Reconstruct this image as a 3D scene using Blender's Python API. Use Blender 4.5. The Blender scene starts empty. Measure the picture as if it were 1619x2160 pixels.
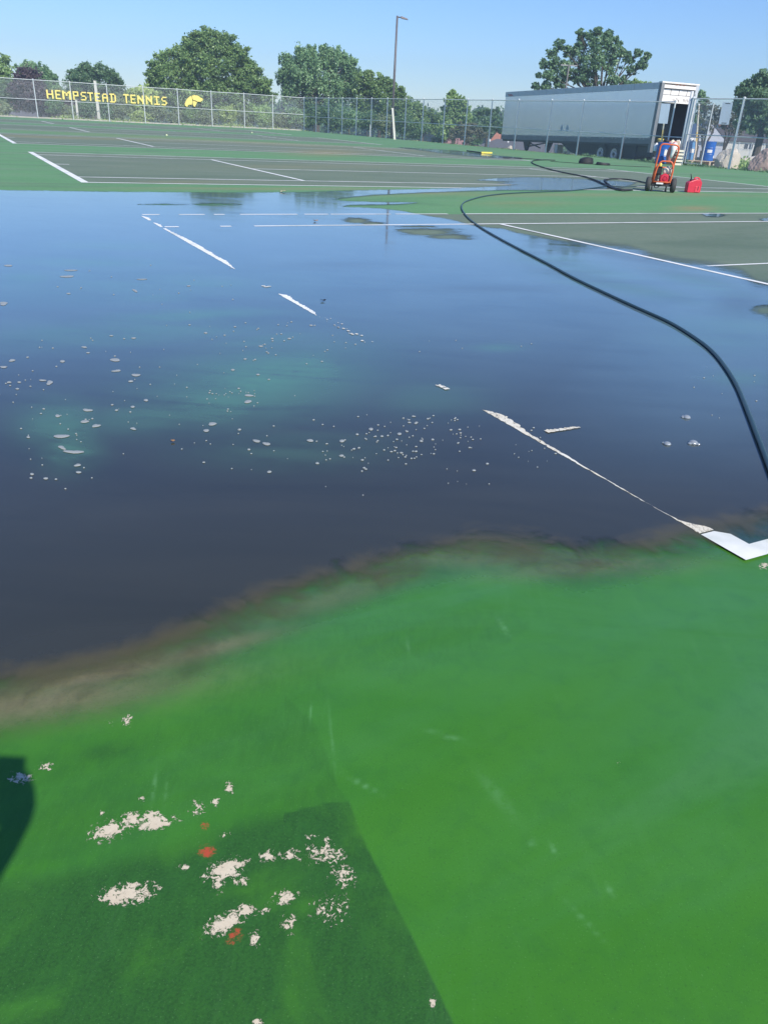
import bpy, bmesh, math, random
import numpy as np
from mathutils import Vector, Matrix
random.seed(7); RNG = np.random.default_rng(11)
SC = bpy.context.scene; COL = SC.collection
# ------------------------------------------------------------------ camera
FPX, PITCH, ROLL, CAMH = 1645.0, 0.464384, 0.0555269, 1.42535
PW, PH = 1619.0, 2160.0
F = np.array([0, math.cos(PITCH), -math.sin(PITCH)]); R0 = np.array([1.0, 0, 0]); U0 = np.cross(R0, F)
RR = R0*math.cos(ROLL) + U0*math.sin(ROLL); UU = -R0*math.sin(ROLL) + U0*math.cos(ROLL)
cam = bpy.data.cameras.new('camera'); co = bpy.data.objects.new('camera', cam); COL.objects.link(co)
cam.sensor_fit = 'VERTICAL'; cam.sensor_height = 24; cam.lens = 24*FPX/PH
cam.clip_start = 0.02; cam.clip_end = 6000
co.matrix_world = Matrix(((RR[0], UU[0], -F[0], 0), (RR[1], UU[1], -F[1], 0), (RR[2], UU[2], -F[2], CAMH), (0, 0, 0, 1)))
SC.camera = co
# ------------------------------------------------------------------ sky, sun, exposure
SUN_AZ = math.radians(31)      # shadows fall this far left of straight ahead
SUN_EL = math.radians(42)
sun_vec = Vector((math.sin(SUN_AZ)*math.cos(SUN_EL), -math.cos(SUN_AZ)*math.cos(SUN_EL), math.sin(SUN_EL)))
W = bpy.data.worlds.new('World'); SC.world = W; W.use_nodes = True
nt = W.node_tree; bg = nt.nodes['Background']
sky = nt.nodes.new('ShaderNodeTexSky'); sky.sky_type = 'NISHITA'; sky.sun_disc = False
sky.sun_elevation = SUN_EL; sky.sun_rotation = math.atan2(sun_vec.x, sun_vec.y)
sky.air_density = 1.25; sky.dust_density = 0.0; sky.ozone_density = 5.0; sky.altitude = 0
tn = nt.nodes.new('ShaderNodeMix'); tn.data_type = 'RGBA'; tn.blend_type = 'MULTIPLY'; tn.inputs[0].default_value = 1.0
tn.inputs[7].default_value = (0.695, 0.885, 1.27, 1)          # the deep clear-air blue of the photograph
nt.links.new(sky.outputs[0], tn.inputs[6]); nt.links.new(tn.outputs[2], bg.inputs[0]); bg.inputs[1].default_value = 0.097
sl = bpy.data.lights.new('sun', 'SUN'); sl.energy = 4.3; sl.angle = math.radians(0.53); sl.color = (1, 0.93, 0.82)
so = bpy.data.objects.new('sun', sl); COL.objects.link(so); so.rotation_euler = sun_vec.to_track_quat('Z', 'Y').to_euler()
SC.view_settings.view_transform = 'Standard'; SC.view_settings.look = 'None'
SC.view_settings.exposure = 0.32; SC.view_settings.gamma = 1.0
try: SC.cycles.max_bounces = 8; SC.cycles.transparent_max_bounces = 24
except Exception: pass
# ------------------------------------------------------------------ survey helpers (photo measurements -> world positions)
def ray(x, y): return F + (x-PW/2)/FPX*RR - (y-PH/2)/FPX*UU
def gnd(x, y, z=0.0):
    d = ray(x, y); k = (z-CAMH)/d[2]; return Vector((d[0]*k, d[1]*k, z))
def at(x, y, D):
    d = ray(x, y); k = D/math.hypot(d[0], d[1]); return Vector((d[0]*k, d[1]*k, CAMH+d[2]*k))
def mpp(x, y, D):                       # metres per photo pixel there
    d = ray(x, y); k = D/math.hypot(d[0], d[1]); return k/FPX
def project(P):
    d = P - np.array([0, 0, CAMH]); z = d@F; zz = np.where(z > 0.05, z, 0.05)
    return PW/2+FPX*(d@RR)/zz, PH/2-FPX*(d@UU)/zz, z
CA = 0.5005; u2 = np.array([math.cos(CA), math.sin(CA)]); v2 = np.array([-math.sin(CA), math.cos(CA)])
P0 = np.array([1.37739, 2.59608])       # near corner of the nearest court
def ST(s, t, z=0.0): q = P0+s*u2+t*v2; return Vector((q[0], q[1], z))
def toST(p): d = np.array([p[0], p[1]])-P0; return float(d@u2), float(d@v2)
COURTS = [0, 16.403, 32.904, 49.3, 65.7]
# ------------------------------------------------------------------ mesh builder
class MB:
    def __init__(s): s.v = []; s.f = []
    def add(s, vs, fs):
        n = len(s.v); s.v += [tuple(q) for q in vs]; s.f += [tuple(i+n for i in f) for f in fs]; return s
    def quad(s, *p): return s.add(p, [tuple(range(len(p)))])
    def box(s, x0, y0, z0, x1, y1, z1, M=None):
        vs = [Vector((x, y, z)) for z in (z0, z1) for (x, y) in ((x0, y0), (x1, y0), (x1, y1), (x0, y1))]
        if M: vs = [M@q for q in vs]
        return s.add(vs, [(3,2,1,0), (4,5,6,7), (0,1,5,4), (1,2,6,5), (2,3,7,6), (3,0,4,7)])
    def tube(s, pts, r, n=8, cap=True):
        pts = [Vector(p) for p in pts]; rs = r if isinstance(r, (list, tuple)) else [r]*len(pts)
        ring = []; up = None
        for i, p in enumerate(pts):
            d = (pts[min(i+1, len(pts)-1)]-pts[max(i-1, 0)]).normalized()
            if up is None: a = d.orthogonal().normalized()
            else:
                a = up-d*up.dot(d)
                a = a.normalized() if a.length > 1e-6 else d.orthogonal().normalized()
            up = a; b = d.cross(a)
            ring.append([p+rs[i]*(math.cos(2*math.pi*k/n)*a+math.sin(2*math.pi*k/n)*b) for k in range(n)])
        vs = [q for g in ring for q in g]; fs = []
        for i in range(len(pts)-1):
            for k in range(n): fs.append((i*n+k, i*n+(k+1)%n, (i+1)*n+(k+1)%n, (i+1)*n+k))
        if cap: fs.append(tuple(range(n))[::-1]); fs.append(tuple((len(pts)-1)*n+k for k in range(n)))
        return s.add(vs, fs)
    def lathe(s, prof, n=24, M=None, cap=True):
        vs = []; fs = []
        for (r, z) in prof:
            for k in range(n): vs.append(Vector((r*math.cos(2*math.pi*k/n), r*math.sin(2*math.pi*k/n), z)))
        for i in range(len(prof)-1):
            for k in range(n): fs.append((i*n+k, i*n+(k+1)%n, (i+1)*n+(k+1)%n, (i+1)*n+k))
        if cap: fs.append(tuple(range(n))[::-1]); fs.append(tuple((len(prof)-1)*n+k for k in range(n)))
        if M: vs = [M@q for q in vs]
        return s.add(vs, fs)
    def prism(s, poly, fn, d0, d1):      # poly in 2-D, fn(a,b,depth)->Vector
        n = len(poly); vs = [fn(a, b, d0) for a, b in poly]+[fn(a, b, d1) for a, b in poly]
        fs = [tuple(range(n))[::-1], tuple(range(n, 2*n))]+[(i, (i+1)%n, n+(i+1)%n, n+i) for i in range(n)]
        return s.add(vs, fs)
    def build(s, name, mat, parent=None, smooth=False, bevel=0, loc=None, rz=0):
        me = bpy.data.meshes.new(name); me.from_pydata(s.v, [], s.f); me.validate(); me.update()
        bm = bmesh.new(); bm.from_mesh(me); bmesh.ops.recalc_face_normals(bm, faces=bm.faces); bm.to_mesh(me); bm.free()
        if smooth: me.polygons.foreach_set('use_smooth', [True]*len(me.polygons))
        o = bpy.data.objects.new(name, me); COL.objects.link(o); me.materials.append(mat)
        if parent: o.parent = parent
        if loc is not None: o.location = loc
        o.rotation_euler[2] = rz
        if bevel:
            m = o.modifiers.new('bevel', 'BEVEL'); m.width = bevel; m.segments = 2; m.limit_method = 'ANGLE'
        return o
def thing(name, label, cat, loc=(0, 0, 0), rz=0, group=None):
    o = bpy.data.objects.new(name, None); COL.objects.link(o); o.location = loc; o.rotation_euler[2] = rz
    o.empty_display_size = 0.2
    return tag(o, label, cat, group)
def tag(o, label=None, cat=None, group=None, kind=None):
    if label: o['label'] = label
    if cat: o['category'] = cat
    if group: o['group'] = group
    if kind: o['kind'] = kind
    return o
# ------------------------------------------------------------------ material helpers
class NT:
    def __init__(s, name):
        s.m = bpy.data.materials.new(name); s.m.use_nodes = True; s.t = s.m.node_tree; s.t.nodes.clear()
        s.out = s.n('ShaderNodeOutputMaterial')
    def n(s, ty, **kw):
        o = s.t.nodes.new(ty)
        for k, v in kw.items(): setattr(o, k, v)
        return o
    def put(s, sock, v):
        if v is None: return
        if isinstance(v, bpy.types.NodeSocket): s.t.links.new(v, sock)
        elif isinstance(v, (tuple, list)):
            v = tuple(v)
            if sock.type == 'RGBA' and len(v) == 3: v = v+(1,)
            sock.default_value = v
        else: sock.default_value = v
    def math(s, op, a, b=None, c=None, clamp=False):
        o = s.n('ShaderNodeMath', operation=op, use_clamp=clamp)
        s.put(o.inputs[0], a)
        if b is not None: s.put(o.inputs[1], b)
        if c is not None: s.put(o.inputs[2], c)
        return o.outputs[0]
    def ss(s, x, a, b):                  # smoothstep
        o = s.n('ShaderNodeMapRange', interpolation_type='SMOOTHSTEP'); s.put(o.inputs[0], x); s.put(o.inputs[1], a); s.put(o.inputs[2], b)
        return o.outputs[0]
    def mix(s, f, a, b, blend='MIX'):
        o = s.n('ShaderNodeMix', data_type='RGBA', blend_type=blend); s.put(o.inputs[0], f); s.put(o.inputs[6], a); s.put(o.inputs[7], b)
        return o.outputs[2]
    def attr(s, name): return s.n('ShaderNodeAttribute', attribute_name=name).outputs['Fac']
    def pos(s): return s.n('ShaderNodeNewGeometry').outputs['Position']
    def obj(s): return s.n('ShaderNodeTexCoord').outputs['Object']
    def mapping(s, v, loc=(0,0,0), rot=(0,0,0), scale=(1,1,1), ty='POINT'):
        o = s.n('ShaderNodeMapping', vector_type=ty); s.put(o.inputs[0], v); o.inputs[1].default_value = loc; o.inputs[2].default_value = rot; o.inputs[3].default_value = scale
        return o.outputs[0]
    def noise(s, v, scale, detail=4, rough=0.55, dist=0.0):
        o = s.n('ShaderNodeTexNoise'); s.put(o.inputs['Vector'], v); o.inputs['Scale'].default_value = scale
        o.inputs['Detail'].default_value = detail; o.inputs['Roughness'].default_value = rough; o.inputs['Distortion'].default_value = dist
        return o.outputs[0]
    def bump(s, h, dist=0.01, st=1.0):
        o = s.n('ShaderNodeBump'); s.put(o.inputs['Height'], h); o.inputs['Distance'].default_value = dist; o.inputs['Strength'].default_value = st
        return o.outputs[0]
    def bsdf(s, col, rough=0.6, metal=0.0, spec=0.5, normal=None, ior=None, coat=None, trans=None):
        o = s.n('ShaderNodeBsdfPrincipled'); s.put(o.inputs['Base Color'], col); s.put(o.inputs['Roughness'], rough)
        s.put(o.inputs['Metallic'], metal); s.put(o.inputs['Specular IOR Level'], spec)
        if normal is not None: s.put(o.inputs['Normal'], normal)
        if ior: o.inputs['IOR'].default_value = ior
        if coat: o.inputs['Coat Weight'].default_value = coat
        return o.outputs[0]
    def mixs(s, f, a, b):
        o = s.n('ShaderNodeMixShader'); s.put(o.inputs[0], f); s.put(o.inputs[1], a); s.put(o.inputs[2], b); return o.outputs[0]
    def end(s, sh): s.t.links.new(sh, s.out.inputs[0]); return s.m
def mat(name, col, rough=0.6, metal=0.0, var=0.25, scale=6.0, spec=0.5, bump=0.0, dirt=None, coat=None):
    t = NT(name); p = t.obj(); n = t.noise(p, scale, 5)
    c = t.mix(n, tuple(x*(1-var) for x in col), tuple(min(1, x*(1+var)) for x in col))
    if dirt is not None:
        n2 = t.noise(t.mapping(p, scale=(1, 1, 0.25)), scale*1.7, 6, 0.65)
        c = t.mix(t.math('MULTIPLY', t.ss(n2, 0.5, 0.75), dirt[1]), c, dirt[0])
    nn = t.bump(t.noise(p, scale*8, 3), 0.01, bump) if bump else None
    return t.end(t.bsdf(c, rough, metal, spec, nn, coat=coat))
GREY = mat('galvanised_steel', (0.64, 0.67, 0.67), 0.5, 0.15, 0.12, 3, dirt=((0.40, 0.41, 0.40), 0.4))
WHITEP = mat('white_post_paint', (0.72, 0.70, 0.62), 0.6, 0, 0.12, 2, dirt=((0.4, 0.37, 0.3), 0.5))
BLACK = mat('black_rubber', (0.018, 0.02, 0.021), 0.6, 0, 0.4, 20)
DARK = mat('dark_frame', (0.03, 0.033, 0.036), 0.6, 0.2, 0.3, 5, dirt=((0.12, 0.11, 0.1), 0.4))
ORANGE = mat('orange_frame_paint', (0.72, 0.15, 0.05), 0.4, 0, 0.15, 8, dirt=((0.3, 0.15, 0.1), 0.4))
REDP = mat('red_plastic', (0.62, 0.03, 0.06), 0.4, 0, 0.15, 8, bump=0.1)
CREAM = mat('cream_paint', (0.78, 0.72, 0.58), 0.45, 0, 0.1, 8)
WHITE = mat('white_label', (0.8, 0.8, 0.78), 0.6, 0, 0.06, 12)
YEL = mat('yellow_plastic', (0.85, 0.68, 0.12), 0.5, 0, 0.12, 6)
LETTER = mat('yellow_letter_plastic', (0.90, 0.72, 0.20), 0.5, 0, 0.12, 9)
BLUE = mat('blue_drum_paint', (0.015, 0.12, 0.45), 0.35, 0, 0.2, 5, dirt=((0.1, 0.15, 0.3), 0.4))
LBLUE = mat('light_blue_drum', (0.12, 0.30, 0.55), 0.45, 0, 0.2, 5)
WOOD = mat('pale_wood', (0.5, 0.4, 0.28), 0.8, 0, 0.25, 7, bump=0.3)
ALU = mat('aluminium_sheet', (0.70, 0.76, 0.82), 0.35, 0.7, 0.08, 2, dirt=((0.5, 0.55, 0.6), 0.4))
PINK = mat('faded_red_cloth', (0.62, 0.22, 0.17), 0.8, 0, 0.3, 9, bump=0.3)
BROWNM = mat('dark_bronze_pole', (0.13, 0.12, 0.125), 0.5, 0.1, 0.2, 3)
# ------------------------------------------------------------------ polar grid around the photographer
def polar(rmin, rmax, ratio, front_step, front=40.0, back_step=6.0):
    th = list(np.arange(-front, front+1e-6, front_step)); k = front+back_step
    while k < 360-front-0.1: th.append(k); k += back_step
    th = np.radians(np.array(th)); nr = int(math.log(rmax/rmin)/math.log(ratio))+2
    r = rmin*ratio**np.arange(nr); r[-1] = rmax
    X = np.outer(r, np.sin(th)); Y = np.outer(r, np.cos(th)); n = len(th)
    V = np.stack([X.ravel(), Y.ravel()], 1); V = np.vstack([V, [[0, 0]]])
    i, j = np.meshgrid(np.arange(nr-1), np.arange(n), indexing='ij'); j2 = (j+1) % n
    Q = np.stack([i*n+j, i*n+j2, (i+1)*n+j2, (i+1)*n+j], -1).reshape(-1, 4)
    c = len(V)-1; T = np.array([[c, (k+1) % n, k] for k in range(n)])
    return V, Q, T
def mesh_np(name, V, Q, T=None):
    me = bpy.data.meshes.new(name); nq = len(Q); ntri = 0 if T is None else len(T)
    me.vertices.add(len(V)); me.vertices.foreach_set('co', np.ascontiguousarray(V, dtype=np.float32).ravel())
    k = Q.shape[1]; idx = Q.ravel(); ls = np.arange(nq)*k
    if ntri: idx = np.concatenate([idx, T.ravel()]); ls = np.concatenate([ls, nq*k+np.arange(ntri)*3])
    me.loops.add(len(idx)); me.loops.foreach_set('vertex_index', idx.astype(np.int32))
    me.polygons.add(nq+ntri); me.polygons.foreach_set('loop_start', ls.astype(np.int32))
    me.update(calc_edges=True); me.validate(); return me
def fattr(me, name, arr):
    a = me.attributes.new(name, 'FLOAT', 'POINT'); a.data.foreach_set('value', np.ascontiguousarray(arr, dtype=np.float32))
def coords(me):
    a = np.zeros(len(me.vertices)*3, dtype=np.float32); me.vertices.foreach_get('co', a); return a.reshape(-1, 3).astype(float)
def smooth01(x): x = np.clip(x, 0, 1); return x*x*(3-2*x)
def poly_sd(x, y, poly):
    poly = np.array(poly, float); d = np.full(x.shape, 1e9); inside = np.zeros(x.shape, bool); n = len(poly)
    for i in range(n):
        a = poly[i]; b = poly[(i+1) % n]; e = b-a
        t = np.clip(((x-a[0])*e[0]+(y-a[1])*e[1])/(e@e+1e-9), 0, 1)
        d = np.minimum(d, np.hypot(x-a[0]-t*e[0], y-a[1]-t*e[1]))
        c = ((a[1] > y) != (b[1] > y)) & (x < (b[0]-a[0])*(y-a[1])/(b[1]-a[1]+1e-12)+a[0]); inside ^= c
    return np.where(inside, d, -d)
def blobs(x, y, L):                     # soft union of ellipses
    o = np.zeros(x.shape)
    for b in L:
        cx, cy, rx, ry = b[:4]; w = b[4] if len(b) > 4 else 1.0; ang = b[5] if len(b) > 5 else 0.0
        dx = x-cx; dy = y-cy; ca, sa = math.cos(ang), math.sin(ang)
        q = ((dx*ca+dy*sa)/rx)**2+((-dx*sa+dy*ca)/ry)**2
        o = np.maximum(o, w*np.exp(-q*0.9))
    return o
# ------------------------------------------------------------------ terrain (one sheet to the horizon)
FA = np.array([33.5, 87.3]); FB = np.array([35.45, 30.4])      # right-hand fence line in court coordinates
def fence_s(t): return FA[0]+(FB[0]-FA[0])*(t-FA[1])/(FB[1]-FA[1])
def sst(a, b, x): return smooth01((x-a)/(b-a))
def terrain(x, y):
    dx = x-P0[0]; dy = y-P0[1]; s = dx*u2[0]+dy*u2[1]; t = dx*v2[0]+dy*v2[1]
    ds = np.maximum(s-fence_s(t)-0.3, 0); dt = np.maximum(t-87.7, 0); d = np.hypot(ds, dt)
    fall = np.maximum(sst(44, 62, t), sst(0, 6, dt))
    z = -0.08-0.2*sst(0.2, 2.0, d)-fall*(0.085*np.minimum(np.maximum(d-3, 0), 75))
    z = z-(1-fall)*0.012*np.minimum(np.maximum(d-8, 0), 120)
    return z-0.4*sst(8, 40, np.maximum(-s-14, 0))
V, Q, T = polar(0.5, 4000, 1.035, 0.5)
V3 = np.column_stack([V, terrain(V[:, 0], V[:, 1])])
me = mesh_np('ground', V3, Q, T); me.polygons.foreach_set('use_smooth', [True]*len(me.polygons))
g = bpy.data.objects.new('ground', me); COL.objects.link(g); tag(g, kind='structure')
t = NT('ground_soil'); p = t.pos()
n1 = t.noise(p, 0.35, 6, 0.6); n2 = t.noise(p, 4, 5, 0.6); n3 = t.noise(p, 0.06, 3)
dirt = t.mix(n2, (0.26, 0.22, 0.17), (0.50, 0.46, 0.40)); grass = t.mix(n2, (0.05, 0.085, 0.02), (0.14, 0.19, 0.05))
grass = t.mix(t.ss(n1, 0.5, 0.7), grass, (0.22, 0.21, 0.09))
sx = t.n('ShaderNodeSeparateXYZ'); t.put(sx.inputs[0], t.mapping(p, loc=(P0[0], P0[1], 0), rot=(0, 0, CA), ty='TEXTURE')); s_, t_ = sx.outputs[0], sx.outputs[1]
gm = t.ss(t.math('ADD', s_, t.math('MULTIPLY', n1, 14)), 62, 66)                       # far lawn
gm2 = t.math('MAXIMUM', gm, t.ss(t.math('ADD', t_, t.math('MULTIPLY', n1, 6)), 44, 50))
gm3 = t.math('MAXIMUM', gm2, t.math('SUBTRACT', 1, t.ss(t.math('ADD', s_, t.math('MULTIPLY', n1, 2.5)), 37.2, 38.6)))
t.end(t.bsdf(t.mix(gm3, dirt, grass), 0.9, normal=t.bump(n2, 0.05, 0.6))); g.data.materials.append(t.m)
# ------------------------------------------------------------------ court surface
def clip_st(me, s0, s1, t0, t1):
    bm = bmesh.new(); bm.from_mesh(me)
    for (pt, no) in ((ST(s0, 0), -Vector((*u2, 0))), (ST(s1, 0), Vector((*u2, 0))), (ST(0, t0), -Vector((*v2, 0))), (ST(0, t1), Vector((*v2, 0)))):
        bmesh.ops.bisect_plane(bm, geom=bm.verts[:]+bm.edges[:]+bm.faces[:], plane_co=pt, plane_no=no, clear_outer=True)
    bm.to_mesh(me); bm.free()
V, Q, T = polar(0.55, 112, 1.0095, 0.14)
me = mesh_np('tennis_court', np.column_stack([V, np.zeros(len(V))]), Q, T)
clip_st(me, -16, 36.2, -16, 87.75)
C = coords(me)
# shear the right-hand edge on to the fence line
s = (C[:, :2]-P0)@u2; tt = (C[:, :2]-P0)@v2; edge = fence_s(tt)+0.25; k = s > 20
sn = s.copy(); sn[k] = 20+(s[k]-20)*(edge[k]-20)/(36.2-20)
C[:, :2] = P0+np.outer(sn, u2)+np.outer(tt, v2)
me.vertices.foreach_set('co', C.astype(np.float32).ravel())
px, py, pz = project(C); vis = pz > 0.3
def nn(v): return np.where(vis, v, 0)
PUD = [(-900, 405), (-300, 400), (0, 402), (150, 404), (300, 406), (500, 407), (640, 406), (760, 402), (880, 400), (1000, 396), (1060, 393), (1110, 389), (1180, 386), (1260, 387), (1330, 390),
       (1310, 396), (1200, 402), (1080, 401), (1000, 403), (900, 406), (800, 411), (740, 416), (700, 421), (730, 425), (800, 427), (880, 428), (840, 431), (740, 433), (720, 437),
       (800, 440), (850, 446), (900, 456), (955, 465), (1004, 478), (1060, 484), (1095, 494), (1150, 503), (1198, 512), (1260, 520), (1322, 527), (1370, 543), (1440, 556), (1508, 564), (1560, 578), (1590, 600), (1640, 606), (1900, 640),
       (2300, 760), (2300, 1120), (1800, 1090), (1619, 1095), (1500, 1118), (1430, 1135), (1330, 1165), (1220, 1182), (1120, 1160), (1000, 1150), (930, 1168), (850, 1185), (760, 1215), (660, 1250), (550, 1290), (440, 1345), (330, 1395), (220, 1430), (100, 1455), (0, 1480), (-150, 1560), (-700, 1700), (-1500, 1500)]
SMALL = [[(1005, 380), (1040, 377), (1100, 374), (1180, 376), (1280, 381), (1340, 386), (1330, 390), (1260, 389), (1180, 388), (1100, 391), (1050, 387), (1090, 384)],
         [(840, 311), (900, 315), (960, 318), (1000, 323), (1050, 329), (1100, 333), (1100, 336), (1040, 333), (980, 328), (940, 324), (880, 316)],
         [(1478, 451), (1500, 449), (1530, 454), (1515, 458), (1490, 457)], [(1600, 462), (1640, 459), (1650, 468), (1610, 467)]]
ISLB = [(752, 466, 26, 6), (785, 472, 26, 3.2), (900, 490, 62, 8), (945, 500, 48, 5), (860, 487, 26, 3.5), (885, 479, 60, 2.0, .8), (930, 484, 40, 2, .7), (980, 505, 26, 2, .7)]
ISLB += [(1612, 655, 26, 10), (1650, 662, 40, 14)]
ISL = [[(405, 431), (450, 430), (510, 432), (480, 434), (420, 434)], [(290, 432), (350, 431), (400, 432.5), (350, 434)]]
def cover_field(px, py):
    w = 1.6+np.clip((py-430)/700, 0, 1)**1.5*72+np.clip((py-1150)/300, 0, 1)*35
    near = smooth01((py-900)/200)
    c = 0.5+0.5*np.clip(poly_sd(px, py, PUD)/np.where(py < 700, 2+np.clip((py-440)/200, 0, 1)*8, w), -1, 1)
    c = np.where((px > 1200) & (py < 680) & (py > 490), 0.5+0.5*np.clip(poly_sd(px, py, PUD)/16, -1, 1), c)
    for P in SMALL: c = np.maximum(c, 0.5+0.5*np.clip(poly_sd(px, py, P)/1.6, -1, 1))
    for P in ISL: c = np.minimum(c, 0.5-0.5*np.clip((poly_sd(px, py, P)-0)/2.5, -1, 1))
    c = np.minimum(c, 1-1.15*blobs(px, py, ISLB))
    return np.clip(c, 0, 1)
cov = nn(cover_field(px, py)); fattr(me, 'wet', cov)
# worn, scuffed corner bottom left: dark old paint left of a diagonal edge
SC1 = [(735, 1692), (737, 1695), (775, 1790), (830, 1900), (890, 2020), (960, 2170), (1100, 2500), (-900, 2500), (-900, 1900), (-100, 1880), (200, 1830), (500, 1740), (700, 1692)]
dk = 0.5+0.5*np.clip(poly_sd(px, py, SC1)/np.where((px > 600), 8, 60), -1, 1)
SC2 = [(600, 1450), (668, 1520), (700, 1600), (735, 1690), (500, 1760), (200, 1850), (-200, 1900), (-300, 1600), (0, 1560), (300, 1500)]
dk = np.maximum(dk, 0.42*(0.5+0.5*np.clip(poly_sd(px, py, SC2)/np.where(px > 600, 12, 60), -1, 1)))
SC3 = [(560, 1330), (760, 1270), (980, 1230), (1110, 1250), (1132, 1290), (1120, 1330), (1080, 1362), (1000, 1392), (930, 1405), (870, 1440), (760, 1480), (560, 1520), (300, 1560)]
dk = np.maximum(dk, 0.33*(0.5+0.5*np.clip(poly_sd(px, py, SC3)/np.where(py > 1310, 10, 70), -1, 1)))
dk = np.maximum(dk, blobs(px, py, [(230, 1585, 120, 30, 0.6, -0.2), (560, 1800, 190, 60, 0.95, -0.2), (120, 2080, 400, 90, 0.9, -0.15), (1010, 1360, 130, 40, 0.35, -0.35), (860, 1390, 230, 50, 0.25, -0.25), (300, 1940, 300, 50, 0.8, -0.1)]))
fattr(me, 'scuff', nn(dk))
fattr(me, 'damp', np.where(vis, smooth01((py-430)/500), 1))
PEEL = [(235, 1750, 42, 20, 1, -.3), (275, 1728, 26, 18), (320, 1718, 24, 9), (330, 1738, 46, 12, 1, -.2), (415, 1705, 22, 18, .85, -.6), (455, 1690, 12, 10, .8), (484, 1663, 10, 14, .9), (300, 1684, 10, 7), (215, 1714, 7, 7, .9), (480, 1832, 48, 20, 1.05, -.35), (460, 1858, 18, 22, .9),
        (565, 1806, 16, 11), (615, 1802, 30, 14, .85), (680, 1800, 46, 26, .74), (690, 1776, 10, 8, .9), (475, 1945, 50, 20, 1.05, -.45), (520, 1922, 25, 16, 1), (560, 1918, 22, 10, .9, -.4), (600, 1895, 26, 15, .95, -.3), (270, 1885, 62, 20, .9, -.1), (240, 1898, 28, 12, .95), (290, 1870, 40, 14, .8),
        (538, 1980, 13, 16, .92), (268, 1520, 12, 14, .85), (235, 1523, 14, 5, .7), (95, 1618, 20, 9, .85, -.3), (45, 1640, 28, 14, .8), (545, 2156, 14, 10, .9), (913, 2118, 8, 14, .85), (388, 1828, 16, 7, .8), (505, 1855, 20, 14, .8), (700, 1920, 55, 40, .58), (610, 1950, 22, 26, .68), (720, 1850, 30, 36, .62), (330, 1872, 12, 10, .8),
        (475, 1760, 12, 8, .7), (1305, 1608, 4, 3, .9), (660, 1765, 20, 6, .6), (1610, 1193, 12, 7, .9)]
fattr(me, 'film', nn(np.maximum(smooth01((px-900)/700)*smooth01((1900-py)/500), smooth01((1560-py)/260))*(1-0.8*dk)))
fattr(me, 'peel', nn(blobs(px, py, PEEL)))
fattr(me, 'scratch', nn(blobs(px, py, [(1062, 1324, 3, 20, 1, -.6), (765, 1655, 36, 3, .9, .5), (940, 1552, 44, 3, .7, .3), (1050, 1680, 60, 12, .4, .9), (1165, 1790, 4, 13, .9, -.5), (1235, 1945, 50, 3, .6, .8), (1120, 1778, 8, 6, .6), (1285, 1878, 4, 14, .8, -.6), (860, 1360, 3, 14, .6, -.2), (700, 1560, 3, 60, .5, -.1), (655, 1500, 2, 18, .9, .05), (325, 1660, 4, 26, .8, .15), (350, 1670, 3, 24, .5, .1)])))
fattr(me, 'red', nn(blobs(px, py, [(436, 1797, 20, 13), (432, 1742, 9, 9, .9), (494, 1975, 16, 24, .7, .9), (498, 1962, 9, 9, .7)])))
fattr(me, 'tan', nn(blobs(px, py, [(1465, 440, 45, 5, 1), (1100, 430, 90, 6, .5), (690, 322, 80, 7, .8), (1200, 411, 500, 4, .45), (900, 407, 100, 4, .6), (40, 1485, 330, 42, .95, -.15), (200, 1425, 240, 26, 1.0, -.2), (420, 1375, 160, 18, .8, -.25), (1000, 1175, 300, 25, .45), (1250, 1195, 200, 22, .5, -.05), (700, 1260, 200, 25, .4, -.3),
                                (380, 384, 120, 4, .35), (640, 352, 200, 5, .3), (560, 398, 340, 3, .5), (100, 405, 60, 2, .3), (520, 300, 400, 3, .6, .05), (130, 290, 300, 2.5, .6, .03)])))
co_ = bpy.data.objects.new('tennis_court', me); COL.objects.link(co_); tag(co_, kind='structure')
t = NT('court_paint'); p = t.pos()
st = t.mapping(p, loc=(P0[0], P0[1], 0), rot=(0, 0, CA), ty='TEXTURE')
sx = t.n('ShaderNodeSeparateXYZ'); t.put(sx.inputs[0], st); s_, t_ = sx.outputs[0], sx.outputs[1]
tm = t.math('MODULO', t.math('ADD', t_, 16.43*4), 16.43)
ins = t.math('MULTIPLY', t.math('MULTIPLY', t.math('GREATER_THAN', s_, 0.02), t.math('LESS_THAN', s_, 23.75)), t.math('MULTIPLY', t.math('LESS_THAN', tm, 10.95), t.math('MULTIPLY', t.math('GREATER_THAN', t_, 0.02), t.math('LESS_THAN', t_, 76.7))))
big = t.noise(st, 0.18, 4, 0.5); mid = t.noise(t.mapping(st, rot=(0, 0, 0.35), scale=(0.35, 1.3, 1)), 0.9, 6, 0.62, 0.6); fine = t.noise(p, 160, 3, 0.7); grain = t.noise(p, 38, 5, 0.65)
broom = t.noise(t.mapping(p, rot=(0, 0, 0.12), scale=(2.6, 0.8, 1)), 17.0, 6, 0.72, 0.5)
wipe = t.noise(t.mapping(p, rot=(0, 0, -0.3), scale=(0.6, 2.2, 1)), 1.3, 5, 0.55, 1.2)
outc = t.mix(wipe, (0.036, 0.168, 0.009), (0.053, 0.216, 0.018)); outc = t.mix(t.math('MULTIPLY', t.ss(mid, 0.42, 0.7), 0.6), outc, (0.046, 0.215, 0.045))
dry = t.math('SUBTRACT', 1, t.attr('damp')); outd = t.mix(mid, (0.105, 0.250, 0.110), (0.155, 0.325, 0.155)); outc = t.mix(dry, outc, outd)
inc = t.mix(dry, t.mix(mid, (0.030, 0.075, 0.05), (0.05, 0.1, 0.065)), t.mix(mid, (0.135, 0.180, 0.130), (0.185, 0.235, 0.170)))
col = t.mix(ins, outc, inc)
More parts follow.
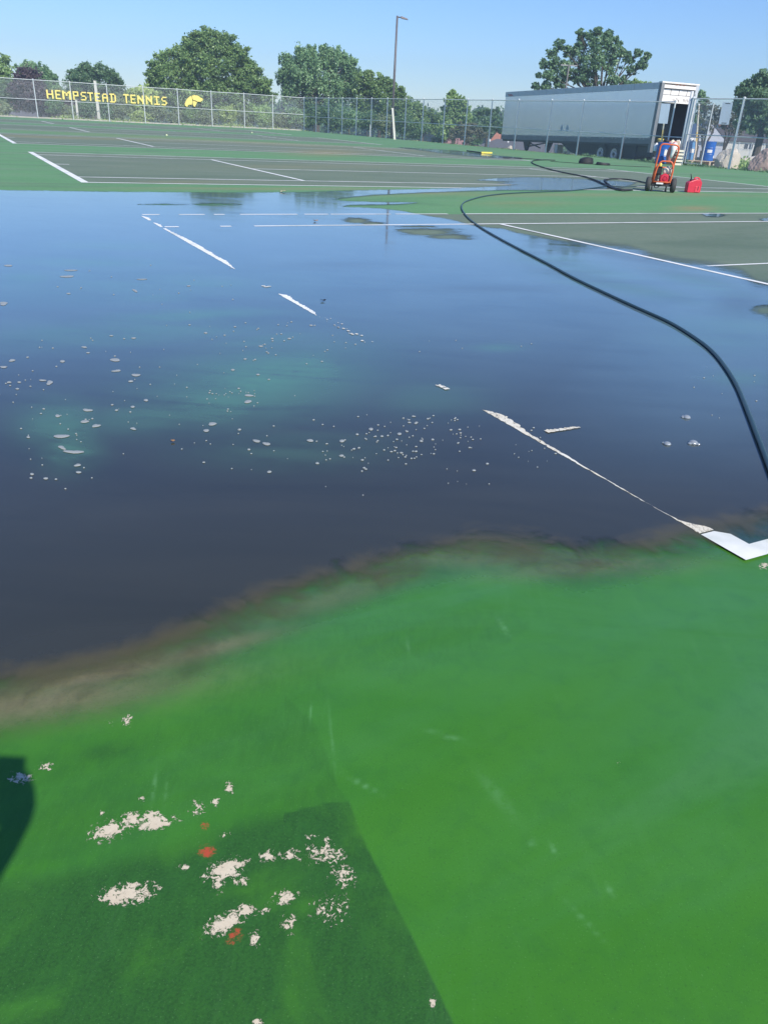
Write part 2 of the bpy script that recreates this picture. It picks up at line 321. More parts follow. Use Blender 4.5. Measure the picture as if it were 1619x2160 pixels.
# far runoff grime, streaked along the courts
streak = t.noise(t.mapping(st, scale=(0.09, 1.0, 1)), 1.6, 6, 0.6, 0.4)
far = t.ss(t.n('ShaderNodeVectorMath', operation='LENGTH').outputs['Value'] if False else t_, 8, 30)
col = t.mix(t.math('MULTIPLY', t.ss(streak, 0.50, 0.72), t.math('MULTIPLY', far, 0.75)), col, (0.26, 0.27, 0.235))
col = t.mix(t.math('MULTIPLY', t.ss(mid, 0.5, 0.75), t.math('ADD', 0.10, t.math('MULTIPLY', dry, 0.35))), col, (0.20, 0.23, 0.17))
blot = t.noise(t.mapping(st, scale=(0.16, 0.5, 1)), 0.9, 6, 0.65, 1.0); col = t.mix(t.math('MULTIPLY', t.ss(blot, 0.5, 0.7), t.math('MULTIPLY', dry, 0.45)), col, (0.075, 0.125, 0.085))
seam = t.math('LESS_THAN', t.math('ABSOLUTE', t.math('SUBTRACT', t.math('MODULO', t.math('ADD', t_, 2.7+16.43), 16.43), 0)), 0.045)
tan = t.math('MULTIPLY', t.attr('tan'), t.ss(t.math('ADD', mid, t.math('MULTIPLY', grain, 0.4)), 0.38, 0.75))
col = t.mix(tan, col, t.mix(grain, (0.22, 0.20, 0.10), (0.33, 0.30, 0.16)))
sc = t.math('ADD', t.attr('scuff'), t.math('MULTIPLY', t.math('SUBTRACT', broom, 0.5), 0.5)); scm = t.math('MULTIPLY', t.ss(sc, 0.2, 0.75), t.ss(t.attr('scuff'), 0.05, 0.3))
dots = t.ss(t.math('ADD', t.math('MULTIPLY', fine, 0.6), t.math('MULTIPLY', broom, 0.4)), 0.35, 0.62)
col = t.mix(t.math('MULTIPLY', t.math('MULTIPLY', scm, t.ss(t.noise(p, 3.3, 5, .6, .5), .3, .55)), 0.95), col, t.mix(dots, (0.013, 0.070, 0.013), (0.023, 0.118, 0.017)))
col = t.mix(t.math('MULTIPLY', t.ss(fine, 0.55, 0.72), 0.35), col, (0.018, 0.06, 0.014)); col = t.mix(t.math('MULTIPLY', t.ss(t.noise(p, 230, 2, .6), 0.62, 0.72), 0.25), col, (0.16, 0.38, 0.12))
mott = t.noise(p, 11, 6, 0.7, 0.4); col = t.mix(t.math('MULTIPLY', t.ss(mott, 0.45, 0.7), 0.24), col, (0.022, 0.115, 0.022))
arc = t.noise(t.mapping(p, rot=(0, 0, -0.5), scale=(5.0, 0.5, 1)), 2.2, 5, 0.6, 1.5); col = t.mix(t.math('MULTIPLY', t.ss(arc, 0.56, 0.72), 0.05), col, (0.12, 0.34, 0.10))
scr = t.noise(t.mapping(p, rot=(0, 0, 0.75), scale=(30, 0.7, 1)), 1.2, 3, 0.6)
col = t.mix(t.math('MULTIPLY', t.ss(scr, 0.71, 0.78), t.math('MULTIPLY', t.ss(grain, 0.45, 0.6), 0.14)), col, (0.22, 0.38, 0.2))
col = t.mix(t.math('MULTIPLY', t.math('MULTIPLY', t.attr('scratch'), t.ss(grain, 0.3, 0.6)), 0.7), col, (0.13, 0.34, 0.12))
wet = t.ss(t.math('ADD', t.attr('wet'), t.math('MULTIPLY', t.math('SUBTRACT', grain, 0.5), 0.15)), 0.0, 0.3)
col = t.mix(t.math('MULTIPLY', wet, 0.6), col, t.mix(0.55, col, (0.0, 0.0, 0.0)))
pn = t.math('ADD', t.math('MULTIPLY', t.noise(p, 84, 6, 0.77, 0.6), 0.8), t.math('MULTIPLY', t.noise(p, 14, 2), 0.2))
peel = t.ss(t.math('ADD', pn, t.math('MULTIPLY', t.attr('peel'), 0.24)), 0.64, 0.655)
peel = t.math('MULTIPLY', peel, t.ss(t.attr('peel'), 0.12, 0.3))
peelc = t.mix(grain, (0.52, 0.43, 0.30), (0.74, 0.66, 0.49))
redm = t.math('MULTIPLY', t.ss(t.math('ADD', t.noise(p, 90, 4, 0.75), t.math('MULTIPLY', t.attr('red'), 0.35)), 0.62, 0.82), t.ss(t.attr('red'), 0.1, 0.5))
col = t.mix(redm, col, (0.42, 0.07, 0.03)); col = t.mix(peel, col, peelc)
hgt = t.math('ADD', t.math('MULTIPLY', fine, t.math('ADD', 0.12, t.math('MULTIPLY', scm, 0.5))), t.math('MULTIPLY', peel, -0.8))
rough = t.math('ADD', t.math('SUBTRACT', 0.52, t.math('MULTIPLY', wet, 0.25)), t.math('MULTIPLY', t.math('ADD', scm, peel), 0.25))
rough = t.math('ADD', t.math('ADD', rough, t.math('MULTIPLY', t.math('SUBTRACT', wipe, 0.5), 0.2)), t.math('MULTIPLY', dry, 0.3), clamp=True)
film = t.math('MULTIPLY', t.math('MULTIPLY', t.attr('film'), t.attr('damp')), t.ss(t.math('ADD', wipe, t.math('MULTIPLY', mid, 0.4)), 0.35, 0.85))
spc = t.math('ADD', t.math('SUBTRACT', 0.36, t.math('MULTIPLY', dry, 0.18)), t.math('MULTIPLY', film, 0.6))
rough = t.math('SUBTRACT', rough, t.math('MULTIPLY', film, 0.22), clamp=True)
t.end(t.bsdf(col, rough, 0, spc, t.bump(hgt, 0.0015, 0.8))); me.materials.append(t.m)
# ------------------------------------------------------------------ standing water with silt
V, Q, T = polar(0.8, 60, 1.008, 0.12, 40, 8)
px, py, pz = project(np.column_stack([V, np.zeros(len(V))])); cov = np.where(pz > 0.3, cover_field(px, py), 0)
keepv = cov > 0.02; keepf = keepv[Q].any(1); Q = Q[keepf]; used = np.unique(Q); mp = -np.ones(len(V), int); mp[used] = np.arange(len(used))
Vw = V[used]; px, py, cov = px[used], py[used], cov[used]
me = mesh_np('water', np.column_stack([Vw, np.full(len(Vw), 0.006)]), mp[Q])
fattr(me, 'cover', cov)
sd = poly_sd(px, py, PUD)
rim = np.clip(1-sd/np.interp(py, [430, 700, 1000, 1200, 1500], [3, 12, 45, 75, 105]), 0, 1)*smooth01((py-850)/200)*(1-.35*smooth01((px-350)/500)); fattr(me, 'rim', rim)
GT = [(540, 810, 230, 75, .8, -.15), (300, 700, 330, 30, .45, -.05), (250, 600, 350, 40, .35), (900, 840, 120, 40, .3), (560, 800, 170, 55, 1, -.15), (650, 780, 90, 40, .9), (470, 850, 130, 45, .8, -.1), (330, 880, 200, 35, .5, -.1), (130, 900, 90, 50, .7), (150, 950, 60, 40, .8), (380, 670, 190, 14, .7, -.05), (160, 700, 130, 8, .5), (200, 555, 170, 12, .5), (420, 600, 120, 12, .5), (60, 590, 60, 14, .6), (330, 630, 90, 10, .5), (560, 720, 130, 16, .45, -.1), (250, 520, 150, 10, .35),
      (1050, 735, 50, 8, .5), (1560, 800, 60, 16, .4), (1560, 700, 160, 40, .35), (1200, 560, 160, 14, .5, .2), (1330, 610, 140, 16, .45, .2), (1480, 600, 100, 14, .5, .2), (1250, 600, 100, 10, .4, .15), (1180, 545, 60, 8, .5), (600, 950, 200, 40, .3), (300, 408, 500, 3, .5), (900, 420, 100, 8, .6)]
fattr(me, 'thin', blobs(px, py, GT))
fattr(me, 'clear', np.maximum(smooth01((960-py)/430), smooth01((px-900)/600)*smooth01((1080-py)/420))*(1-blobs(px, py, [(1290, 600, 150, 12, .8, .2), (1180, 556, 80, 8, .8, .15), (1330, 545, 130, 10, .8, .2), (1450, 585, 110, 12, .8, .2), (1235, 575, 60, 6, .8), (1120, 535, 50, 5, .7), (1050, 610, 150, 8, .4), (700, 560, 150, 8, .3), (1560, 640, 60, 30, .7)])))  # mask for sky reflection painted into the far and right-hand water colour
fattr(me, 'shore', np.clip(1-(cov-0.5)*2, 0, 1)*smooth01((700-py)/100))
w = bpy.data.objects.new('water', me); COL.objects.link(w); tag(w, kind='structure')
t = NT('silty_water'); p = t.pos()
nb = t.noise(p, 1.1, 6, 0.6, 0.8); nf = t.noise(p, 9, 6, 0.65, 0.5); ns = t.noise(t.mapping(p, rot=(0, 0, 0.12), scale=(0.35, 1.4, 1)), 1.6, 6, 0.6, 1.0)
nfar = t.noise(t.mapping(p, scale=(0.25, 1, 1)), 2.2, 5, 0.6, 0.6)
nm = t.noise(p, 3.6, 6, 0.62, 1.2)
cv = t.math('ADD', t.attr('cover'), t.math('ADD', t.math('MULTIPLY', t.math('SUBTRACT', nb, 0.5), 0.7), t.math('ADD', t.math('MULTIPLY', t.math('SUBTRACT', nm, 0.5), 0.85), t.math('MULTIPLY', t.math('SUBTRACT', nf, 0.5), 0.45))))
cv = t.math('MULTIPLY', t.ss(cv, 0.26, 0.74), t.ss(t.attr('cover'), 0.01, 0.12))
rm = t.ss(t.math('ADD', t.attr('rim'), t.math('ADD', t.math('MULTIPLY', t.math('SUBTRACT', nf, 0.5), 0.5), t.math('MULTIPLY', t.math('SUBTRACT', nm, 0.5), 0.9))), 0.15, 1.0)
painted_sky = t.math('MULTIPLY', t.attr('clear'), t.math('ADD', 0.6, t.math('MULTIPLY', ns, 0.7)), clamp=True)
mud = t.mix(ns, (0.024, 0.028, 0.022), (0.052, 0.055, 0.042)); mud = t.mix(painted_sky, mud, t.mix(nb, (0.070, 0.130, 0.170), (0.130, 0.215, 0.250))); mud = t.mix(rm, mud, t.mix(nb, (0.085, 0.070, 0.032), (0.27, 0.235, 0.115)))  # lighter blue mixed into the mud imitates reflected sky; rim stays silt brown
th = t.math('MULTIPLY', t.attr('thin'), t.ss(t.math('ADD', ns, t.math('MULTIPLY', nf, 0.35)), 0.30, 0.80))
mud = t.mix(t.math('MULTIPLY', th, 0.85), mud, (0.085, 0.235, 0.125))
flk = t.ss(t.noise(p, 55, 4, 0.7), 0.74, 0.80); mud = t.mix(t.math('MULTIPLY', flk, 0.3), mud, (0.2, 0.19, 0.16))
op = t.math('SUBTRACT', 0.97, t.math('MULTIPLY', rm, t.math('ADD', 0.15, t.math('MULTIPLY', nb, 0.9))))
op = t.math('SUBTRACT', op, t.math('MULTIPLY', t.attr('shore'), 0.6), clamp=True)
dif = t.n('ShaderNodeBsdfDiffuse'); t.put(dif.inputs[0], mud); tr = t.n('ShaderNodeBsdfTransparent'); t.put(tr.inputs[0], (0.75, 0.85, 0.8))
body = t.mixs(op, tr.outputs[0], dif.outputs[0])
nrm = t.bump(t.noise(t.mapping(p, scale=(0.6, 1, 1)), 5.0, 2, 0.5), 0.004, 0.10)
gl = t.n('ShaderNodeBsdfGlossy'); t.put(gl.inputs['Roughness'], t.math('ADD', 0.05, t.math('MULTIPLY', t.ss(ns, 0.4, 0.8), 0.12))); t.put(gl.inputs['Normal'], nrm); t.put(gl.inputs[0], (0.97, 0.98, 1.0))
fr = t.n('ShaderNodeFresnel'); fr.inputs[0].default_value = 1.55; t.put(fr.inputs['Normal'], nrm)
fac = t.math('MULTIPLY', fr.outputs[0], t.math('SUBTRACT', 1, t.math('MULTIPLY', rm, 0.45)))
wat = t.mixs(fac, body, gl.outputs[0]); tr2 = t.n('ShaderNodeBsdfTransparent')
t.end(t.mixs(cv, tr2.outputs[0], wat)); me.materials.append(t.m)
# ------------------------------------------------------------------ painted lines
t = NT('white_line_paint'); p = t.pos(); nn_ = t.noise(p, 14, 5, 0.6); c = t.mix(nn_, (0.78, 0.79, 0.74), (0.90, 0.90, 0.86)); c = t.mix(t.math('MULTIPLY', t.ss(t.noise(p, 1.1, 5, .65), 0.48, 0.7), 0.55), c, (0.36, 0.42, 0.35))
LINE = t.end(t.bsdf(c, 0.6))
t = NT('silted_line_paint'); p = t.pos(); nn_ = t.noise(p, 60, 5, 0.7); c = t.mix(t.ss(nn_, 0.50, 0.66), (0.72, 0.67, 0.53), (0.36, 0.31, 0.21))
trl = t.n('ShaderNodeBsdfTransparent'); LINED = t.end(t.mixs(t.ss(t.noise(t.mapping(p, rot=(0, 0, -CA), scale=(2.2, .6, 1)), 42, 6, 0.72), 0.34, 0.46), trl.outputs[0], t.bsdf(t.mix(t.ss(t.noise(p, 6, 3), 0.42, 0.58), (0.76, 0.74, 0.63), c), 0.6)))
def strip(m, s0, t0, s1, t1, z=0.004): m.quad(ST(s0, t0, z), ST(s1, t0, z), ST(s1, t1, z), ST(s0, t1, z))
LW = 0.06
def sline(px_, py_): return toST(gnd(px_, py_))
for i, o in enumerate(COURTS):
    m = MB(); S1 = 23.77
    w_ = 0.055 if i == 0 else 0.10
    if i == 0:
        zz_ = .0078; sa = sline(975, 452)[0]; strip(m, sa, 10.97-.08, S1-0.1, 10.97, zz_); sa = sline(1015, 475.5)[0]; strip(m, sa, 9.6-.08, S1-0.1, 9.6, zz_); strip(m, 5.485, 1.47, 5.565, 9.6-.08, zz_); strip(m, 5.54, 5.46, 18.29, 5.46+w_)
        strip(m, 0.6, 0, S1-0.1, 0.085); strip(m, 18.29, 1.45, 18.35, 9.5); strip(m, S1-0.1, 0.0, S1, 10.97)
    else:
        w_ = 0.105; strip(m, 0, o, 0.15, o+10.97); strip(m, S1-0.15, o, S1, o+10.97)
        for q in (0, 1.37, 9.6-w_, 10.97-w_): strip(m, 0.15, o+q, S1-0.15, o+q+w_)
        strip(m, 5.485-w_, o+1.37+w_, 5.485, o+9.6-w_); strip(m, 18.29, o+1.37+w_, 18.29+w_, o+9.6-w_); strip(m, 5.485, o+5.435, 18.29, o+5.535)
        strip(m, 0.15, o+5.435, 0.5, o+5.535)
    tag(m.build('court_lines', LINE), kind='structure')
def sline(px_, py_): return toST(gnd(px_, py_))
m = MB(); rj = random.Random(3)
# visible pieces of the silted baseline: (photo x, y, width fraction)
pieces = [[(290, 457, .3), (296, 461, .9), (306, 466, .5)], [(315, 471, .5), (322, 475, .7), (331, 480, .5)],
          [(336, 483, .5), (350, 491, .6), (372, 504, .9), (395, 517, 1.0), (420, 531, .9), (438, 541, .7), (456, 551, .9), (472, 560, .5), (487, 569, .15)],
          [(577, 622, .2), (584, 626, .9), (600, 635, .6), (625, 649, .55), (645, 660, .5), (658, 668, .1)],
          [(1009, 868, .05), (1020, 873, .45), (1040, 883, .95), (1062, 896, .7), (1090, 910, .5), (1118, 926, .35), (1150, 943, .28), (1190, 966, .26), (1240, 994, .18), (1290, 1023, .14), (1340, 1051, .10), (1390, 1079, .08), (1428, 1101, .2), (1452, 1114, .75), (1475, 1128, 1.2)]]
m_far = MB()
for ip_, pc in enumerate(pieces):
    T0 = [(sline(x, y)[1], wf) for x, y, wf in pc]; ts = np.linspace(T0[0][0], T0[-1][0], max(8, int(abs(T0[0][0]-T0[-1][0])/0.02)))
    tk = [a for a, b in T0]; wk = [b for a, b in T0]
    if tk[0] > tk[-1]: tk, wk = tk[::-1], wk[::-1]
    ws = np.interp(ts, tk, wk)
    L = [ST(0.0+(0 if f > .97 else rj.uniform(0, .008)), q, 0.0075) for q, f in zip(ts, ws)]
    Rr = [ST(0.082*min(1, f*(1+(0 if f > .97 else rj.uniform(-.22, .22)))), q, 0.0075) for q, f in zip(ts, ws)]
    n = len(ts); (m_far if ip_ < 4 else m).add(L+Rr, [(i, i+1, n+i+1, n+i) for i in range(n-1)])
mc = MB(); tc = sline(1478, 1130)[1]; mc.quad(ST(0, -.001, .0075), ST(.12, -.001, .0075), ST(.12, tc*.8, .0075), ST(.075, tc, .0075), ST(0, tc, .0075)); strip(mc, 0.12, 0.0, 0.6, 0.085, 0.0075); tag(mc.build('court_lines', LINE), kind='structure')
for (x0, x1) in [(665, 760)]:
    for k in range(22):
        f = rj.random(); x = x0+(x1-x0)*f; y = 671+(728-671)*f; q = sline(x, y)[1]; a = rj.uniform(.004, .02); s0 = rj.uniform(0, .08); strip(m, s0, q, s0+a, q+a*1.5, 0.010)
for (x, y) in [(553, 606), (558, 608), (565, 607), (922, 818), (930, 821), (938, 825)]:
    q = sline(x, y); strip(m, q[0], q[1], q[0]+.035, q[1]+.03, 0.010)
mf_ = MB()
for (tl, segs) in ((10.97, [(308, 345), (386, 440), (460, 482), (515, 635), (650, 700), (705, 830), (840, 948)]), (9.6, [(352, 382), (470, 493), (542, 1010)])):
    for (xa, xb) in segs:
        ya = 458-(xa-290)*0.0075 if tl > 10 else 482-(xa-340)*0.0105
        yb = 458-(xb-290)*0.0075 if tl > 10 else 482-(xb-340)*0.0105
        sa, sb = sline(xa, ya)[0], sline(xb, yb)[0]; strip(mf_, sa, tl-.075, sb, tl, 0.0075)
tag(mf_.build('court_lines', LINE), kind='structure')
tag(m_far.build('court_lines', LINE), kind='structure')
# fading near singles line
n = 26; a = [ST(0.13+0.22*k/n, 1.37+rj.uniform(-.004, .004), 0.010) for k in range(n+1)]; b = [ST(0.13+0.22*k/n, 1.37+.04*(1-k/n*.5)+rj.uniform(-.008, .008), 0.010) for k in range(n+1)]
m.add(a+b, [(k, k+1, n+2+k, n+1+k) for k in range(n)])
tag(m.build('court_lines', LINED), kind='structure')
# ------------------------------------------------------------------ foam on the water
m = MB(); rf = random.Random(5)
def foam(cx, cy, rx, ry, ang=0.0):
    rx *= .8; ry *= .8; n = 12 if rx > 4 else 8; pts = []; ph = rf.uniform(0, 6); dd = rf.uniform(.1, .3) if rx > 6 else .08
    for k in range(n):
        a = 2*math.pi*k/n; rr = 1+dd*math.sin(2*a+ph)+dd*.6*math.sin(3*a+2*ph); x = rx*rr*math.cos(a); y = ry*rr*math.sin(a)
        pts.append(gnd(cx+x*math.cos(ang)-y*math.sin(ang), cy+x*math.sin(ang)+y*math.cos(ang), 0.008))
    c0 = sum(pts, Vector())/n; inner = [c0+(q-c0)*.72+Vector((0, 0, .002)) for q in pts]
    m.add(pts+inner+[c0+Vector((0, 0, .0025))], [(k, (k+1) % n, n+(k+1) % n, n+k) for k in range(n)]+[(n+k, n+(k+1) % n, 2*n) for k in range(n)])
BIGF = [(26, 760, 9, 3), (8, 774, 12, 2), (132, 762, 7, 3), (243, 759, 14, 4), (246, 782, 11, 3), (105, 807, 9, 5), (90, 802, 9, 2), (287, 791, 10, 4), (276, 804, 7, 2.5), (20, 806, 6, 2), (41, 806, 5, 2), (37, 820, 5, 2), (308, 844, 6, 3), (280, 858, 6, 2.5), (185, 865, 11, 4), (122, 877, 6, 4), (179, 889, 12, 3.5), (203, 898, 11, 4, -.3), (130, 920, 19, 5, -.05), (131, 944, 11, 4, .2), (156, 953, 22, 5, .05), (164, 981, 9, 3.5), (166, 996, 7, 3), (60, 922, 5, 2.5), (246, 865, 5, 2), (281, 904, 8, 3), (195, 883, 3, 2), (97, 1009, 6, 3), (68, 1000, 5, 3), (491, 780, 5, 2.5), (525, 834, 11, 3), (523, 847, 10, 4, -.1), (448, 894, 12, 4), (435, 908, 7, 4), (541, 930, 12, 3, .15), (562, 936, 9, 4.5, .2), (505, 906, 5, 2.5), (525, 948, 4, 2.5), (654, 929, 9, 3.5), (721, 930, 7, 3.5), (782, 905, 6, 3.5), (753, 916, 4, 2.5), (842, 915, 6, 3), (720, 961, 6, 3), (568, 995, 6, 3), (669, 977, 5, 3), (550, 730, 6, 2), (517, 757, 4, 2), (656, 686, 5, 2), (610, 714, 5, 2), (574, 714, 4, 2), (544, 790, 5, 2), (434, 702, 5, 2), (400, 685, 3, 1.5), (142, 583, 16, 3), (150, 570, 20, 1.5), (8, 640, 12, 4), (18, 560, 12, 2), (285, 613, 8, 2.5, .4), (300, 589, 12, 1.5), (145, 619, 6, 1.5), (398, 603, 5, 1.5), (178, 732, 8, 2), (186, 744, 5, 1.5), (282, 713, 6, 2), (235, 708, 5, 1.5), (999, 992, 5, 2.5), (1027, 978, 4, 2.5), (858, 910, 4, 2), (888, 930, 5, 3), (805, 920, 4, 2.5), (912, 927, 4, 2.5), (846, 955, 5, 2), (877, 952, 4, 2), (66, 1008, 4, 2)]
for b in BIGF: foam(*b)
for (cx, cy, rx, ry, n, rmax) in [(170, 800, 180, 110, 40, 2.6), (120, 950, 160, 90, 18, 2.6), (430, 800, 200, 150, 40, 2.6), (900, 920, 130, 45, 75, 3.0), (780, 950, 120, 50, 30, 3.2), (600, 720, 160, 50, 38, 2.4), (600, 930, 280, 70, 26, 2.6), (1130, 950, 90, 50, 14, 2.4), (350, 600, 250, 60, 18, 2.2), (1000, 740, 160, 40, 6, 1.6), (1540, 830, 90, 60, 10, 2.0), (480, 830, 70, 12, 16, 2.2), (850, 1010, 200, 40, 8, 1.6)]:
    for k in range(n):
        a = rf.uniform(0, 6.28); q = math.sqrt(rf.random()); r = rmax*rf.uniform(.4, 1)**1.3; foam(cx+rx*q*math.cos(a), cy+ry*q*math.sin(a), r*rf.uniform(1, 1.6), r*.65)
t = NT('foam'); p = t.pos(); t.end(t.bsdf(t.mix(t.noise(p, 120, 4, .7), (0.20, 0.22, 0.21), (0.44, 0.46, 0.43)), 0.45, normal=t.bump(t.noise(p, 220, 3, .7), 0.002, .5)))
tag(m.build('foam', t.m, smooth=True), 'scattered pale foam flecks floating on the dark silty puddle', 'foam', kind='stuff')
# clear bubbles on the right
bm_ = mat('bubble_film', (0.25, 0.28, 0.3), 0.08, 0, 0.1, 5, spec=1.0)
for k, (x, y, r, lab) in enumerate([(1447, 881, .022, 'highest clear bubble on the puddle beside the hose'), (1406, 937, .02, 'left clear bubble of the lower pair on the puddle'), (1461, 935, .024, 'right clear bubble of the lower pair on the puddle')]):
    mm = MB(); mm.lathe([(r*math.cos(a), r*.7*math.sin(a)) for a in np.linspace(0, 1.5, 6)], 14)
    for q in range(2):
        a = rf.uniform(0, 6); mm.lathe([(r*.5*math.cos(e), r*.35*math.sin(e)) for e in np.linspace(0, 1.5, 4)], 10, Matrix.Translation((r*math.cos(a), r*math.sin(a), 0)))
    o = mm.build('bubble', bm_, smooth=True, loc=gnd(x, y, .007)); tag(o, lab, 'bubble', 'clear bubbles on the puddle')
# leaves and small litter on the court
lm = mat('dry_leaf', (0.30, 0.17, 0.08), 0.8, 0, 0.4, 30)
def leaf(x, y, sz, lab, m_=lm, z=.01):
    mm = MB(); n = 9; out = [(sz*(.5+.5*abs(math.sin(k*1.9+x)))*math.cos(2*math.pi*k/n), sz*.6*math.sin(2*math.pi*k/n)) for k in range(n)]
    vs = [Vector((a, b, .006+.35*sz*abs(math.sin(a*40+b*30)))) for a, b in out]+[Vector((0, 0, .3*sz))]
    vs += [v_-Vector((0, 0, .003)) for v_ in vs]
    mm.add(vs, [(k, (k+1) % n, n) for k in range(n)]+[(n+1+(k+1) % n, n+1+k, 2*n+1) for k in range(n)]+[(k, n+1+k, n+1+(k+1) % n, (k+1) % n) for k in range(n)])
    tag(mm.build('leaf', m_, loc=gnd(x, y, z)), lab, 'leaf', 'litter on the courts')
leaf(666, 467, .05, 'curled brown leaf on the puddle near the broken white sideline')
leaf(365, 931, .012, 'tiny reddish leaf fleck among the foam on the dark water')
leaf(682, 635, .03, 'small dark twig-like leaf floating in the middle of the puddle', BLACK)
leaf(597, 405, .09, 'pale crumpled leaf at the far edge of the puddle', WOOD)
# ------------------------------------------------------------------ chain-link fences
def on_line(A, B, x, y):
    d = ray(x, y)[:2]; a = np.array(A[:2]); e = np.array(B[:2])-a
    M_ = np.array([[d[0], -e[0]], [d[1], -e[1]]]); k, q = np.linalg.solve(M_, a); return Vector((d[0]*k, d[1]*k, 0))
t = NT('chain_link'); p = t.obj()
sx = t.n('ShaderNodeSeparateXYZ'); t.put(sx.inputs[0], p); X_, Z_ = sx.outputs[0], sx.outputs[2]
def wires(sg):
    a = t.math('ADD', X_, Z_) if sg > 0 else t.math('SUBTRACT', X_, Z_)
    a = t.math('MULTIPLY', a, 1/0.085); return t.math('LESS_THAN', t.math('ABSOLUTE', t.math('SUBTRACT', t.math('FRACT', t.math('ADD', a, 1000)), 0.5)), 0.040)
wm = t.math('MAXIMUM', wires(1), wires(-1)); trn = t.n('ShaderNodeBsdfTransparent')
LINK = t.end(t.mixs(wm, trn.outputs[0], t.bsdf((0.50, 0.53, 0.54), 0.5, 0.2)))
def frame_between(A, B):               # local frame: x along the fence
    d = (B-A); L = math.hypot(d.x, d.y); return L, math.atan2(d.y, d.x)
def fence(A, B, posts, H, midf, label, group, name='chain_link_fence', mesh_spans=None, mids=None, pr=0.045, Hfun=None):
    L, rz = frame_between(A, B); root = thing(name, label, 'fence', (A.x, A.y, 0), rz, group)
    loc = [((P-A).length) for P in posts]
    H_ = (lambda x: H) if Hfun is None else Hfun
    for i, x in enumerate(loc):
        lean = random.uniform(-.02, .02)
        m = MB(); m.tube([(x, 0, -.25), (x+lean, 0, H_(x)+.03)], pr, 8); m.lathe([(pr*1.25, H_(x)), (pr*1.25, H_(x)+.05), (.02, H_(x)+.09)], 8, Matrix.Translation((x+lean, 0, 0)))
        m.build('post', GREY, root, smooth=False)
    m = MB(); xs = sorted(loc); m.tube([(x, -.0, H_(x)-.02+random.uniform(-.015, .015)) for x in [xs[0]-.0]+xs+[xs[-1]]][1:-1] if len(xs) > 1 else [(0, 0, H), (1, 0, H)], .032, 6); m.build('top_rail', GREY, root)
    m = MB()
    for a, b in (mids or [(xs[0], xs[-1])]): m.tube([(a, -.03, H_(a)*midf), (b, -.03, H_(b)*midf)], .026, 6)
    m.build('middle_rail', GREY, root)
    m = MB(); rr = random.Random(1)
    for a, b in (mesh_spans or [(xs[0], xs[-1])]): m.quad((a, .05, .03), (b, .05, .03), (b, .05, H_(b)-.03), (a, .05, H_(a)-.03))
    m.build('wire_mesh', LINK, root)
    return root
CF = ST(*FA); LFA = ST(-4, 87.3)
LP = [(8-70, 247), (81, 249), (156, 253), (232, 257), (307.6, 259.6), (378.3, 264), (448.4, 267), (516.3, 269), (576, 273), (641.3, 276)]
left_posts = [on_line(LFA, CF, x, y) for x, y in LP]; extra = left_posts[0]+(left_posts[0]-left_posts[1]); left_posts = [extra+(left_posts[0]-left_posts[1])*1.0, extra]+left_posts
fl = fence(left_posts[0], CF, left_posts, 3.23, .49, 'silver chain-link fence at the far end carrying the yellow lettering', 'chain-link fences round the courts')
RB = ST(fence_s(14.0), 14.0)
RPX = [(666, 279), (692, 281), (720.5, 283), (750, 285.6), (781, 289), (813.6, 293), (852, 296), (888, 299), (932, 304), (978, 308), (1028, 313.5), (1082, 320), (1149, 325), (1214, 328), (1306, 335), (1399, 342), (1432, 347)]
RP = [on_line(CF, RB, x, y) for x, y in RPX]
fence(CF, RP[-1], [CF+(RP[0]-CF)*.02]+RP[:-1], 3.22, .44, 'long chain-link fence along the right side, in front of the trailer', 'chain-link fences round the courts', mids=[(0.3, (RP[-1]-CF).length-.1)])
pe = on_line(CF, RB, 1535, 357); dirr = (pe-RP[-1]).normalized(); p2 = pe+dirr*3.1; p3 = p2+dirr*3.3; p4 = p3+dirr*3.3
gp = on_line(CF, RB, 1475, 346)
fence(RP[-1], p4, [RP[-1]+dirr*.05, pe, p2, p3, p4], 3.4, .47, 'short chain-link fence length right of the gate post, in front of the white boulder', 'chain-link fences round the courts', pr=.06,
      mesh_spans=[(.1, (p4-RP[-1]).length)])
# heavy double gate post and the open gate leaf frame
gl_ = thing('gate_post', 'thick grey double gate post between the trailer doorway and the light blue drum', 'post', tuple(RP[-1]-dirr*.12))
m = MB(); m.tube([(0, 0, -.3), (.0, 0, 3.75)], .085, 10); m.build('post', GREY, gl_, smooth=True)
m = MB(); m.tube([(.16, -.16, -.3), (.16, -.16, 3.6)], .05, 8)
for z in (.5, 1.5, 2.6, 3.3): m.tube([(-.05, .0, z), (.18, -.16, z)], .03, 6)
m.build('hinge_pole', GREY, gl_)
L_, rz_ = frame_between(RP[-1], gp)
ga = thing('gate', 'pale tube gate frame standing beside the blue drum', 'gate', tuple(RP[-1]+Vector((0.0, 0, 0))), rz_+.02)
gw = L_-.05
m = MB(); m.tube([(.25, .12, .12), (gw, .12, .12), (gw, .12, 3.18), (.25, .12, 3.18), (.25, .12, .12)], .034, 6); m.build('frame', GREY, ga)
m = MB(); m.tube([(.25, .12, 1.46), (gw, .12, 1.46)], .03, 6); m.build('cross_rail', GREY, ga)
m = MB(); m.quad((.25, .14, .12), (gw, .14, .12), (gw, .14, 3.18), (.25, .14, 3.18)); m.build('wire_mesh', LINK, ga)
